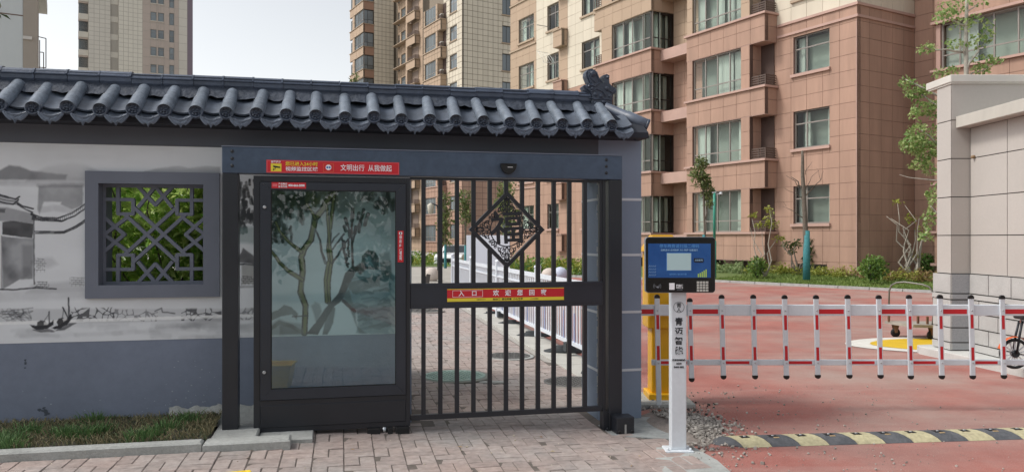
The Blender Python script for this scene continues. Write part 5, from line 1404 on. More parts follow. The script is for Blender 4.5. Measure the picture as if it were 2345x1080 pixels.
for h in hl: B1.window('F',0, *h, (.34,), .66, sill=m_trim_r if h[2] < zband-1 else m_trim_c)
for h in hl:
    B1.trim('reveal', h[0]-.003,h[0]+.0,-.001,.1,h[2],h[3], m_trim_r)
B1.window('F',0, -2.75,-1.35,.25,.62, (.5,))
for z in (9.82+zoff, 10.28+zoff):
    B1.trim('string_course', -3.75,.06,-.06,-.001,z,z+.10, m_trim_r); B1.trim('string_course', .001,.06,.0,3.48,z+.0,z+.10, m_trim_r)
bay(B1, -8.47,-3.80, .73, .82, -8.08,-5.11, zks, zred)
# recess between the bays with its connecting slabs
B1.face('F',.6, -10.87,-8.46, 0,zred, m_red_t, zb=zoff); B1.face('F',.6, -10.87,-8.46, zred,Ztop, m_tan_t, zb=zoff); B1.face('R', -10.86,-.8+.85,.6, 0,.7, m_red_t)
for zk in zks: B1.trim('slab', -10.855,-8.475,-.25,.59,zk-.62,zk-.10, m_trim_r if zk <= zred else m_trim_c)
bay(B1, -15.5,-10.86, .84, .55, -14.05,-10.9, zks, zred, corner=True, cols=(.27,.5,.77), side_y=.6)
# long part of the facade to the left
bl = lambda a, b, zz: [(a,b,p,q) for p, q in zz]
cols3 = [(-18.0,-16.3),(-21.7,-20.45),(-25.2,-23.3)]
hh_ = [h for a, b in cols3 for h in bl(a,b,wz)]
segs = [(-19.45,-15.48,None),(-20.42,-19.45,1),(-23.0,-20.42,None),(-26.3,-23.0,1)]
for a, b, tan_ in segs:
    sub = [h for h in hh_ if h[0] >= a-.01 and h[1] <= b+.01]
    B1.face('F',0, a,b, 0,zband, m_red_t, [h for h in sub if h[2] < zband-1], zb=zoff, tw=.8)
    B1.face('F',0, a,b, zband,Ztop, m_tan_t if tan_ else m_cream_t, [h for h in sub if h[2] > zband-1], zb=zband, tw=.8)
for h in hh_: B1.window('F',0, *h, (.62,), .62 if h[0] < -22 else .66, sill=m_trim_r if h[2] < zband-1 else m_trim_c)
for zk in zks:
    t_, c_ = (m_red_t, m_trim_r) if zk <= zred else (m_tan_t, m_trim_c)
    B1.face('F',-.42, -20.4,-19.47, zk-1.0,zk-.06, t_, zb=zk-1); B1.face('R',-19.47, -.39,-.002, zk-1.0,zk-.06, t_); B1.trim('ac_shelf', -20.45,-19.42,-.47,-.002,zk-.06,zk, c_); B1.trim('ac_shelf', -20.39,-19.48,-.41,-.002,zk-1.02,zk-1.001, c_)
    B1.trim('string_course', -26.3,-23.0,-.07,-.001,zk-.09,zk, c_)
    B1.face('F',-.42, -16.2,-15.55, zk-1.0,zk-.06, t_, zb=zk-1); B1.trim('ac_shelf', -16.25,-15.5,-.47,-.002,zk-.06,zk, c_)
B1.trim('laundry_rack', -21.5,-21.46,-.9,-.0,14.6,14.63, m_wfw)
rk = MB()
for k in range(5): rk.tube([(-21.5+k*.02,-.05-k*.2,13.0),(-20.7,-.05-k*.2,12.2)], .012, 5)
rk.tube([(-21.5,-.05,13.0),(-21.42,-.95,13.0)], .014, 5); rk.tube([(-20.7,-.05,12.2),(-20.7,-.95,12.2)], .014, 5); rk.build('drying_rack', M('rack_white','c8c8c4',.5), B1.t)
# right wing, stepped back
bays_r = zks
B1.face('F',3.5, 0.0,10, 0,Ztop, m_red_t, zb=zoff)
for zk in zks:
    z0 = zk-1.19; B1.face('F',2.74, 1.30,8.5, z0,zk-.09, m_red_t, zb=z0, tw=.9); B1.trim('ledge', 1.18,8.6,2.62,3.49,zk-.09,zk, m_trim_r); B1.trim('soffit', 1.30,8.5,2.745,3.49,z0-.02,z0-.001, m_trim_r); B1.trim('ledge', 1.18,8.6,2.66,3.49,z0-.12,z0-.021, m_trim_r)
    B1.window('F',2.78, 1.5,8.3, zk,zk+FL-1.33, (.10,.28,.40,.62,.80), .30); B1.trim('end_wall', 1.32,1.48,2.8,3.49,zk,zk+FL-1.33, m_trim_r)
B1.trim('core', -26.2,-.25,1.3,11,0,Ztop-.1, m_jointd); B1.trim('core', .05,9.8,4.2,11,0,Ztop-.1, m_jointd)
B1.trim('wall_lamp_conduit', -.035,-.0,-.03,-.0005,0,9.8, m_trim_r)
B1.finish(300)

# ---- middle tower: the same design farther off
B2 = Bld('tower_block', 'cream tiled tower block rising behind the roof, left of nearest building', (-5.25,82,-.9), far=True)
z2 = 1.23+.9; zk2 = [z2+FL*k for k in range(9)]; ZT2 = 30
wz2 = [(z2+.32+FL*k, z2+1.85+FL*k) for k in range(9)]
hl2 = bl(-2.96,-1.23,wz2); zr2 = zk2[3]+.1; zbnd2 = zk2[3]-.5
B2.face('F',0, -4.62,0, 0,zbnd2, m_red_t, [h for h in hl2 if h[2] < zbnd2-1], zb=0); B2.face('F',0, -4.62,0, zbnd2,ZT2, m_cream_t, [h for h in hl2 if h[2] > zbnd2-1], zb=zbnd2, tw=.8)
hr2 = [(4.85,5.95,a-.05,b+.25) for a, b in wz2]
B2.face('R',0, .031,8, 0,zbnd2, m_red_t, [h for h in hr2 if h[2] < zbnd2-1]); B2.face('R',0, .031,8, zbnd2,ZT2, m_cream_t, [h for h in hr2 if h[2] > zbnd2-1], tw=.62, zb=zbnd2)
for h in hl2: B2.window('F',0, *h, (.4,), .66, sill=m_trim_c)
for h in hr2: B2.window('R',0, *h, (.5,), None, sill=m_trim_c, frame=M('frame_black','2d2a28',.4))
bay(B2, -8.47,-3.80, .73, .82, -8.08,-5.11, zk2, zr2)
B2.trim('core', -8.9,-.25,.22,9,0,ZT2, m_jointc); B2.finish(200)

# ---- tower behind it, two stepped wings
B3 = Bld('tower_block', 'farther cream tower with stacked corner bays left of the middle tower', (-11.15,97.6,-.9), far=True)
z3 = 2.93+.9; zk3 = [z3+FL*k for k in range(11)]; ZT3 = 36
wz3 = [(z+.05, z+1.75) for z in zk3]
h3 = bl(-7.2,-4.4,wz3)+bl(-8.35,-7.75,[(a-.3,b-.2) for a, b in wz3])
B3.face('F',0, -8.45,0, 0,ZT3, m_tan_t, h3, tw=1.2, th=1.2)
for h in h3: B3.window('F',0, *h, (.4,) if h[0] > -7.5 else (), .7 if h[0] > -7.5 else None)
for zk in zk3:
    B3.face('F',-.7, -3.9,-.9, zk-1.1,zk-.08, m_tan_t, tw=3, th=2); B3.face('R',-.9, -.67,-.002, zk-1.1,zk-.08, m_tan_t, tw=2); B3.trim('ledge', -8.4,-.8,-.8,-.002,zk-.08,zk, m_trim_c)
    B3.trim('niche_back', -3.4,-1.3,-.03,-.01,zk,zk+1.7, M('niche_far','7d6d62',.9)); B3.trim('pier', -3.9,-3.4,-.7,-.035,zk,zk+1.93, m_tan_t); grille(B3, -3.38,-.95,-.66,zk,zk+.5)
x1 = -9.85; y1 = -4.33
B3.face('R', x1, y1+1.5,.0, 0,ZT3, m_cream_t, tw=.62)
for zk in zk3:
    B3.face('F',y1, x1-5.6,x1, zk-1.15,zk-.08, m_tan_t, tw=1.5, th=2); B3.face('R',x1, y1+.03,y1+1.5, zk-1.15,zk-.08, M('facade_brown_tile','9c7a66',.8,var=.03), tw=2, th=2)
    B3.trim('ledge', x1-5.7,x1+.09,y1-.09,y1+1.55,zk-.08,zk, m_trim_c)
    B3.window('F',y1, x1-3.6,x1-.05, zk,zk+1.86, (.33,.66), .3); B3.window('R',x1, y1+.06,y1+1.46, zk,zk+1.86, (.4,), .3, frame=M('frame_black','2d2a28',.4))
    B3.window('F',y1, x1-5.4,x1-4.5, zk-.1,zk+1.5, (), None); B3.face('F',y1, x1-4.5,x1-3.6, zk,zk+1.86, m_tan_t, tw=1, th=2)
B3.trim('core', x1-5.55,x1-.25,y1+.7,8,0,ZT3, m_jointc); B3.trim('core', -9.6,-.2,.22,9,0,ZT3, m_jointc); B3.finish(150)

# ---- far tower on the left
m_far_a = M('far_tile_grey', 'c9c3b8', .85, var=.03, ns=.15, na=.06); m_far_b = M('far_tile_brown', 'b3a59b', .85, var=.03, ns=.15, na=.06); m_far_c = M('far_tile_pale', 'd0cabd', .85, var=.02)  # far tile colours lightened in place of distance haze
m_far_j = M('far_joint','a8a299',.9)
B4 = Bld('tower_block', 'distant grey beige tower standing alone left of centre against the sky', (-57.8,139,-1.5), far=True)
B4.gap = .06
ZT4 = 52; z4 = [.6+FL*k for k in range(16)]
hp_ = [(q,q+.95,z+.9,z+2.4) for z in z4 for q in (-5.95,-4.75)] ; hs_ = [(q,q+.8,z+.5,z+2.6) for z in z4 for q in (-2.95,)]
B4.face('R',.5, -10.9,-7.2, 0,ZT4, m_far_c, tw=.74, th=.76, jm=m_far_j); B4.face('R',.5, -7.2,-1.4, 0,ZT4, m_far_b, hp_+hs_, tw=2.9, th=1.5, jm=m_far_j); B4.face('R',.5, -1.4,0, 0,ZT4, m_far_a, tw=1.4, th=1.5, jm=m_far_j)
for h in hp_: B4.window('R',.5,*h,(),.72,sill=m_far_a)
for h in hs_: B4.window('R',.5,*h,(),.5)
B4.face('F',-10.9, -.6,.499, 0,ZT4, m_far_c, tw=2, th=3, jm=m_far_j); B4.face('R',-.1, -15.4,-12.1, 0,ZT4, m_far_a, tw=.8, th=.76, jm=m_far_j); B4.face('F',-15.4, -1.0,-.101, 0,ZT4, m_far_c, tw=2, th=3, jm=m_far_j)
for q0, q1, xx in ((-12.1,-10.93,-.5),(-16.9,-15.43,-1.0)):
    for z in z4:
        B4.trim('balcony_slab', xx-.9,xx+.2,q0,q1,z,z+.95, m_far_a); B4.trim('balcony_glass', xx-.8,xx-.2,q0+.05,q1-.05,z+.95,z+2.75, m_fpane); B4.trim('balcony_slab', xx-.9,xx+.1,q0,q1,z+2.75,z+FL-.001, m_far_b)
MB().box(-.35,.48,.0,.9,0,ZT4).build('end_return', M('far_return','7c7079',.9), B4.t)
B4.trim('core', -9,-.35 ,-15.2,-.05,0,ZT4, m_far_j); B4.trim('core', -9,-1.2,-16.8,-15.2,0,ZT4, m_far_j); B4.trim('core', -.35,.28,-10.6,-.05,0,ZT4, m_far_j)
B4.finish(0)

# ---- white building at the left edge
B5 = Bld('white_building', 'white rendered building whose edge shows at the top left', (-13.97,23,0))
m_ren = M('white_render', 'c3c8c8', .85, ns=.6, na=.08); m_brn = M('brown_render', 'a0978c', .85, ns=1, na=.08)
H5 = 10.4
B5.trim('shaft', -9,-.02,-14,-.36,0,H5, m_ren); B5.trim('roof_coping', -9.2,.12,-14.2,.1,H5,H5+.35, m_coping)
B5.trim('corner_strip', -1.6,-.001,-.355,0,0,H5, m_brn)
for z in (8.0,): B5.trim('groove', -.5,-.012,-14,-.356,z,z+.03, m_jointd)
for z in np.arange(1.2, H5-2.5, 3.0):
    for y in np.arange(-13,-4,3.4): B5.window('R',-.0, y,y+1.8, z,z+1.6, (.5,), None)
B5.window('R',.0, -.34,-.16, 5.0,7.05, (), None, frame=M('blue_frame','1f3f63',.4)); B5.trim('canopy', -.1,.05,-.36,-.13,7.33,7.42, m_coping)
b = MB()
for a, c_ in (((0.0,.0),(0,.0)),):
    for (y0_,z0_),(y1_,z1_) in (((.02,7.45),(.22,7.42)),((.22,7.42),(.22,6.55)),((.22,6.55),(.04,6.55)),((.06,7.0),(.16,7.0)),((.16,7.0),(.16,5.9)),((.06,7.35),(.06,6.5)),((.02,5.95),(.16,5.95))):
        b.tube([(.0,y0_,z0_),(.0,y1_,z1_)], .014, 5)
b.build('wall_bracket', m_grille, B5.t)
B5.finish(0)
# ================================================================== FENCE, BOLLARDS, LAMPS, CAR
m_fence = M('white_pvc', 'd5dae2', .4, ns=4, na=.06); m_foot = M('fence_foot', '3c4043', .85, ns=20, na=.3)
fd = Vector((-.2137,.977,0)).normalized(); frz = math.atan2(fd.y, fd.x)
F0 = Vector((fx(9.35),9.35,-.12)); PAN = 3.25; NP = 4
fence = thing('road_fence', 'white picket road fence on dark feet beside the brick path', 'fence', F0, frz)
pm = MB().box(-.02,.02,-.008,.008,.20,1.04).mesh('picket'); pm.materials.append(m_fence); pb = MB().box(-.021,.021,-.009,.009,.20,.62).mesh('picket_sleeve'); pb.materials.append(M('blue_sleeve','a9b4d2',.4))
for k in range(NP+1):
    x = k*PAN
    MB().box(x-.045,x+.045,-.045,.045,.06,1.16).build('fence_post', m_fence, fence, bevel=.006); MB().lathe([(.06,1.155),(.066,1.17),(.05,1.20),(.0,1.215)], (x,0,0), 4).build('post_cap', m_fence, fence)
    MB().lathe([(.30,.0),(.28,.04),(.13,.075),(.12,.10)], (x,0,.012), 10).build('fence_foot', m_foot, fence).scale = (.55,1,1)
    fo = fence.children[-1]; fo.location = (x*(1-.55),0,0); MB().box(x-.07,x+.07,-.07,.07,.08,.20).build('post_socket', m_foot, fence)
    if k == NP: break
    for z0, z1 in ((1.0,1.07),(.18,.23),(.86,.89)): MB().box(x+.046,x+PAN-.046,-.022,.022,z0,z1).build('fence_rail', m_fence, fence)
    for i in range(1,24):
        o = link('picket', pm, fence, loc=(x+.045+i*(PAN-.09)/24,0,0))
        if i % 4 == 1 and k < 2: link('picket_sleeve', pb, o)
# concrete strip under the fence
ks = MB(); 
for k in range(14):
    a = F0 + fd*(k*1.0-.3); b_ = F0 + fd*(k*1.0+.69); w0, w1 = Vector((-fd.y,fd.x,0))*.38, Vector((fd.y,-fd.x,0))*.14
    pts_ = [a+w0,b_+w0,b_+w1,a+w1]
    ks.add([Vector((p.x,p.y,gz(p.x)+z)) for z in (-.03,.014) for p in pts_], [(4,5,6,7),(0,1,5,4),(1,2,6,5),(2,3,7,6),(3,0,4,7)])
    if k >= 0:
        pass
ks.build('concrete_strip', M('strip_concrete','b5b3ac',.9,ns=4,na=.2), None, 'structure')
# white hoarding boards beyond the fence
wb = thing('white_board', 'plain white site board standing behind the fence', 'board', px(1068,640,20.6).xy.to_3d()+Vector((0,0,-.12)), R(-8))
MB().box(0,1.15,0,.04,.25,1.72).build('panel', M('board_white','d6dce6',.5), wb)
for x in (.05,1.05): MB().box(x,x+.06,.04,.10,0,1.70).build('stand_leg', m_fence, wb)
# stone balls
m_ball = M('ball_granite', 'c9bdb4', .7, ns=60, na=.2)
for u, v, lab in ((988,633,'round stone ball bollard seen through the gate beside the cabinet'),(1257,632,'round stone ball bollard right of the gate ornament'),(1283,634,'pale bluish stone ball bollard touching its pinker neighbour')):
    Y = 28 if u < 1100 else (27.5 if u < 1270 else 28.5); p = px(u,v,Y); rad = .275
    t = thing('stone_ball', lab, 'bollard', (p.x,p.y,-.12), 0, 'stone ball bollards')
    MB().lathe([(.0001,0)]+[(rad*math.sin(a), rad*.95-rad*math.cos(a)+.07) for a in np.linspace(.25,math.pi-.01,14)], n=24).build('ball', m_ball if u < 1270 else M('ball_blue','bcc3d6',.6,ns=40,na=.1), t)
    MB().lathe([(.2,0),(.2,.09),(.15,.12)], n=16).build('base_ring', m_conc, t)
# dark roadside object (leaning slab) at the cabinet's edge
p = onground(946,690); b = MB().prism([(0,0),(.30,0),(.42,.80),(.34,.82)], -.03,.03); o = b.build('leaning_slab', M('slab_dark','4c4744',.8)); o.location = px(944,650,18).xy.to_3d()+Vector((0,0,-.12)); tag(o, 'dark slanted slab beside the cabinet seen through the bars', 'slab')
# white car far behind
car = thing('parked_car', 'small white car parked far behind the gate', 'car', (px(1052,600,47).x,47,-.3), R(75))
m_carw = M('car_white','dcdedf',.25,coat=.5); m_carg = M('car_glass','20262b',.1)
sec = [(-2.1,.35),(-2.1,.75),(-1.9,.92),(-1.0,1.0),(-.45,1.42),(.9,1.45),(1.5,1.02),(2.05,.92),(2.12,.6),(2.1,.3)]
b = MB(); b.prism(sec, -.85,.85); b.build('body', m_carw, car, bevel=.06)
for y in (-.856,.852): MB().prism([(-.85,1.02),(-.42,1.36),(.82,1.38),(1.3,1.04)], y, y+.004).build('side_window', m_carg, car)
MB().box(-2.125,-2.10,-.75,-.45,.62,.75).build('headlight', m_fence, car); MB().box(-2.125,-2.10,.45,.75,.62,.75).build('headlight', m_fence, car); MB().box(-2.12,-2.10,-.40,.40,.45,.68).build('grille', m_black, car)
MB().add([(-1.02,-.7,1.01),(-1.02,.7,1.01),(-.47,.62,1.41),(-.47,-.62,1.41)], [(0,1,2,3)]).build('windscreen', m_carg, car)
for x in (-1.35,1.35):
    for y in (-.80,.80): MB().lathe([(.2,-.1),(.32,-.1),(.33,0),(.32,.1),(.2,.1)], (x,y,.33), 18, 'y').build('wheel', m_rubber, car)
# lamp post seen through the bars
p = px(1004,600,36); lp = thing('street_lamp', 'slim dark garden lamp post with hanging lantern behind the gate', 'street lamp', (p.x,p.y,-.12))
MB().tube([(0,0,0),(0,0,2.9),(-.05,0,3.15),(-.35,0,3.3)], [.06,.05,.04,.03], 8).build('pole', m_gate2, lp); MB().lathe([(.02,3.28),(.16,3.18),(.13,2.95),(.10,2.80),(.04,2.76)], (-.36,0,0), 10).build('lantern', M('lantern_glass','b9b4a6',.4), lp)
# green camera pole
p = onground(1636,641); cp = thing('camera_pole', 'green painted pole with small white camera by the lawn edge', 'camera pole', p)
m_gp = M('pole_green', '2f8f7a', .45, ns=6, na=.15)
MB().tube([(0,0,0),(0,0,1.55)], .075, 12).build('sleeve', m_gp, cp); MB().tube([(0,0,1.5),(0,0,3.45)], .05, 10).build('pole', m_gp, cp); MB().tube([(0,0,3.35),(.18,-.02,3.40),(.24,-.02,3.40)], .02, 6).build('bracket', m_wmetal, cp)
MB().lathe([(.05,0),(.065,.03),(.06,.09),(.03,.11)], (.25,-.02,3.36), 12).build('camera_head', m_wmetal, cp); MB().lathe([(.045,.0),(.03,-.03),(.0,-.04)], (.25,-.02,3.36), 12).build('camera_eye', m_black, cp); MB().box(-.06,.06,-.04,.04,3.43,3.55).build('junction_box', m_wmetal, cp)
# bent white pipe in the lawn
p = onground(1990,652,-.09); t = thing('bent_pipe', 'bent white pipe sticking up from the lawn', 'pipe', p)
MB().tube([(.17,-.05,0),(.14,-.05,.62),(.10,-.03,.76),(.04,0,.72),(-.02,.02,.45),(-.05,.03,.30)], .022, 8).build('pipe', m_wmetal, t)

# ================================================================== PLANTS
m_bark = M('bark', '6f675c', .9, ns=12, na=.4, bs=25, ba=.5); m_barkp = M('pale_bark', 'a39c90', .9, ns=10, na=.35, bs=25, ba=.4); m_wrap = M('trunk_wrap', '3f8489', .8, ns=14, na=.3, bs=30, ba=.4)
lf_mag = leafmat('magnolia_leaf', '3f5426', '86925a'); lf_pop = leafmat('poplar_leaf', '5c8238', 'b0c080', .4); lf_hedge = leafmat('hedge_leaf', '76a43e', 'd6e490', .5, .3); lf_bush = leafmat('bush_leaf', '41662a', '7f9a48'); lf_yel = leafmat('yellow_shrub_leaf', '7d8a35', 'a8a850'); lf_red = leafmat('red_shrub_leaf', '7d6148', '97864f')
def branch_pts(p0, p1, n=5, wob=.05):
    p0, p1 = Vector(p0), Vector(p1); L_ = (p1-p0).length
    return [p0.lerp(p1, i/(n-1)) + (Vector((random.gauss(0,1),random.gauss(0,1),random.gauss(0,.5)))*wob*L_ if 0 < i < n-1 else Vector()) for i in range(n)]
def tree(name, label, base, trunk, tr, limbs, clumps, leaf, lsize, bark=None, wrap=None, cat='tree', group=None, aspect=.45, droop=.2):
    """trunk/limbs/clumps are relative to the base; limbs = list of (points, r0, r1); clumps = (centre, radii, n)"""
    t = thing(name, label, cat, base, 0, group)
    b = MB(); b.tube(trunk, [tr*(1-.65*i/(len(trunk)-1)) for i in range(len(trunk))], 9)
    to = b.build('trunk', bark or m_bark, t)
    if limbs:
        b = MB()
        for pts_, r0, r1 in limbs: b.tube(pts_, [r0+(r1-r0)*i/(len(pts_)-1) for i in range(len(pts_))], 6)
        b.build('limbs', bark or m_bark, t)
    if wrap: MB().lathe([(tr*1.25,0),(tr*1.15,wrap*.5),(tr*1.05,wrap)], n=12).build('trunk_wrap', m_wrap, t)
    if clumps: leafmesh('crown', np.concatenate([blob(c,r_,n) for c,r_,n in clumps]), lsize, leaf, t, aspect=aspect, droop=droop)
    return t
# hedge seen through the lattice window
hedge = thing('hedge', 'leafy green hedge behind the lattice window', 'hedge', gw(-.6,1.55), GRZ)
stems = MB(); cl = []
for k in range(30):
    x, y = random.uniform(-1.5,1.6), random.uniform(-.45,.6); h_ = random.uniform(1.8,2.35); q = branch_pts((x,y,-.05),(x+random.gauss(0,.2),y+random.gauss(0,.15),h_)); stems.tube(q, [.014,.012,.010,.008,.005], 6)
    for i in range(11): f = random.uniform(.05,1.05); cl.append((q[0].lerp(q[-1],f)+Vector((random.gauss(0,.12),random.gauss(0,.12),0)), (.17,.17,.15), 46 + int(20*f)))
stems.build('stems', m_bark, hedge)
leafmesh('inner_leaves', np.stack([rng.uniform(-1.9,1.75,15000), rng.uniform(.5,1.4,15000), rng.uniform(.0,2.3,15000)],1), .115, leafmat('inner_leaf','5a8a34','a8c468',.5,.4), hedge, aspect=.42)
leafmesh('leaves', np.concatenate([blob(c,r_,int(n*1.6),.2) for c,r_,n in cl]), .098, lf_hedge, hedge, aspect=.36, droop=-.15, up=.7)
leafmesh('pale_leaves', np.concatenate([blob((random.uniform(-1,.9),random.uniform(-.45,.2),random.uniform(.8,1.7)),(.1,.1,.1),5) for _ in range(24)]), .10, leafmat('glint_leaf','a9b49a','c8d0bd',.2,.2), hedge, aspect=.42)  # pale leaf colour stands in for glints on the hedge
# young magnolias and bare trees on the lawn
def at_(u, v, z=None):
    z0 = -.05 if z is None else z
    for _ in range(4):
        p = onground(u, v, z0); z0 = lz(p.x, p.y) if z is None else z
    return p
def rel(base, u, v, dy=0): p = px(u, v, base.y+dy); return p-base
b0 = at_(1612,642); Y = b0.y
tree('magnolia_tree', 'young magnolia with turquoise wrapped trunk left of the green pole', b0, [rel(b0,1616,640),rel(b0,1615,560),rel(b0,1613,500),rel(b0,1611,440),rel(b0,1608,395),rel(b0,1606,368)], .055, [(branch_pts(rel(b0,1614,505),rel(b0,1625,440)),.02,.008),(branch_pts(rel(b0,1611,430),rel(b0,1592,400)),.016,.006),(branch_pts(rel(b0,1611,450),rel(b0,1600,425)),.014,.005)],
     [(rel(b0,1607,372),(.25,.25,.22),220),(rel(b0,1600,398),(.30,.3,.28),260),(rel(b0,1612,410),(.25,.25,.25),220),(rel(b0,1622,430),(.2,.2,.35),260),(rel(b0,1624,462),(.16,.2,.25),90),(rel(b0,1590,402),(.18,.2,.12),50),(rel(b0,1598,425),(.15,.2,.12),40),(rel(b0,1613,440),(.12,.15,.25),60)], lf_mag, .13, wrap=1.75, aspect=.4)
b0 = at_(1847,640)
lim = [(branch_pts(rel(b0,1838,430),rel(b0,1812,405)),.03,.010),(branch_pts(rel(b0,1840,452),rel(b0,1880,412)),.03,.010),(branch_pts(rel(b0,1880,412),rel(b0,1886,392)),.010,.005),(branch_pts(rel(b0,1838,430),rel(b0,1800,402)),.018,.006),(branch_pts(rel(b0,1843,500),rel(b0,1792,472)),.02,.006),(branch_pts(rel(b0,1840,455),rel(b0,1795,430)),.015,.005),(branch_pts(rel(b0,1842,440),rel(b0,1875,390)),.015,.005),(branch_pts(rel(b0,1844,400),rel(b0,1860,370)),.012,.004),(branch_pts(rel(b0,1880,412),rel(b0,1870,385)),.008,.004),(branch_pts(rel(b0,1800,472),rel(b0,1792,460)),.007,.003)]
tree('bare_tree', 'tall leafless tree with turquoise wrapped trunk in front of the nearest building', b0, [rel(b0,1847,640),rel(b0,1845,540),rel(b0,1841,450),rel(b0,1838,400),rel(b0,1838,360),rel(b0,1837,345)], .105, lim, [], None, .1, wrap=1.75)
# shrubs with twisting stems
def shrub(name, label, base, tips, clumps, leaf, ls, bark=None, r0=.03, n=5, group=None):
    t = thing(name, label, 'shrub', base, 0, group); b = MB()
    for tp in tips: b.tube(branch_pts((random.gauss(0,.04),random.gauss(0,.04),0), tp, n, .07), [r0*(1-.75*i/(n-1)) for i in range(n)], 6)
    b.build('stems', bark or m_barkp, t)
    if clumps: leafmesh('crown', np.concatenate([blob(c,r_,k) for c,r_,k in clumps]), ls, leaf, t)
    return t
b0 = at_(1752,632); rl = lambda u, v: rel(b0,u,v,.6)
shrub('leggy_shrub', 'tall leggy shrub with sparse leaves by the bay window', b0, [rl(1762,478),rl(1722,500),rl(1745,530),rl(1785,540),rl(1718,520)], [(rl(1762,480),(.18,.2,.16),40),(rl(1760,500),(.2,.2,.2),50),(rl(1724,492),(.16,.2,.1),24),(rl(1770,515),(.25,.2,.15),50),(rl(1785,545),(.25,.2,.12),36),(rl(1740,515),(.25,.2,.15),30)], lf_yel, .13)
b0 = at_(1826,628); rl = lambda u, v: rel(b0,u,v,.6)
shrub('leaning_shrub', 'leaning shrub with dark leaves beside the wrapped bare tree', b0, [rl(1790,545),rl(1823,552),rl(1860,548),rl(1800,565),rl(1850,575)], [(rl(1860,550),(.15,.2,.1),30),(rl(1822,558),(.25,.2,.15),60),(rl(1855,572),(.2,.2,.12),50),(rl(1800,560),(.2,.2,.15),40),(rl(1812,575),(.2,.2,.1),40),(rl(1850,590),(.2,.2,.12),40)], leafmat('dark_shrub_leaf','2f4022','5a6a34'), .15, m_bark, .04)
b0 = Vector((14.75,28.75,.1)); rl = lambda u, v: rel(b0,u,v,.3)
shrub('bare_shrub', 'pale bare multi-stemmed shrub against the shaded wall', b0, [rl(2055,460),rl(2030,495),rl(2068,520),rl(2105,500),rl(2115,518),rl(2072,470),rl(2120,510),rl(2040,500),rl(2095,525)], [(rl(2055,462),(.2,.2,.08),30),(rl(2085,500),(.25,.2,.15),50),(rl(2110,530),(.25,.2,.3),50),(rl(2100,585),(.2,.2,.2),30)], lf_yel, .11, m_barkp, .045, 6)
# rounded bushes and the planted row along the wall
def bush(u, v, w, h, label, leaf, n=520, ls=.11, name='round_bush'):
    b0 = at_(u, v); t = thing(name, label, 'bush', b0, 0, 'bushes along the building'); sc_ = b0.y/F
    b = MB()
    for k in range(5): b.tube(branch_pts((0,0,0),(random.gauss(0,.2)*w*sc_,random.gauss(0,.1),h*sc_*.7)), [.02,.016,.012,.010,.006], 5)
    b.build('stems', m_bark, t)
    leafmesh('crown', np.concatenate([blob((0,0,h*sc_*.52),(w*sc_*.5,w*sc_*.45,h*sc_*.5),n), blob((w*sc_*.12,0,h*sc_*.62),(w*sc_*.35,w*sc_*.35,h*sc_*.42),n//2,.2)]), ls, leaf, t)
bush(1733,634,46,46,'round dark green bush below the bay of the nearest building',lf_bush)
bush(1998,645,64,60,'large round bush beside the bent white pipe',lf_bush,800)
bush(2128,628,46,50,'green bush half hidden by the booth corner',leafmat('fresh_leaf','4f8034','86a858'))
row = thing('shrub_row', 'low mixed shrub row along the base of the nearest building', 'shrub row', at_(1850,634))
cl = {0:[],1:[],2:[]}
for k in range(150):
    f = random.random(); u = 1640+f*500; 
    if 1725 < u < 1740: continue
    dd = Vector((0,0,0)); d_ = 9.5-13.5*f; p = Vector((12.94,29.3,0)) + Vector((-.496,.868,0))*d_ + Vector((-.868,-.496,0))*(random.uniform(1.0,1.7) if d_ > 3 else random.uniform(.4,1.3)); u = topx((p.x,p.y,0))[0]
    p.z = lz(p.x,p.y); hgt_ = random.uniform(.25,.55) if u < 1950 else random.uniform(.3,.6)
    kind = 0 if u < 1700 else (1 if u < 1920 else random.choice((1,2,2)))
    cl[kind].append((p-Vector(row.location)+Vector((0,0,hgt_*.5)), (.24,.22,hgt_*.5), 46))
for kd, lf_ in ((0,leafmat('pale_shrub_leaf','6b8450','9fae7c')),(1,lf_yel),(2,lf_red)): leafmesh('shrub_leaves', np.concatenate([blob(c,r_,n,.3) for c,r_,n in cl[kd]]), .10, lf_, row)
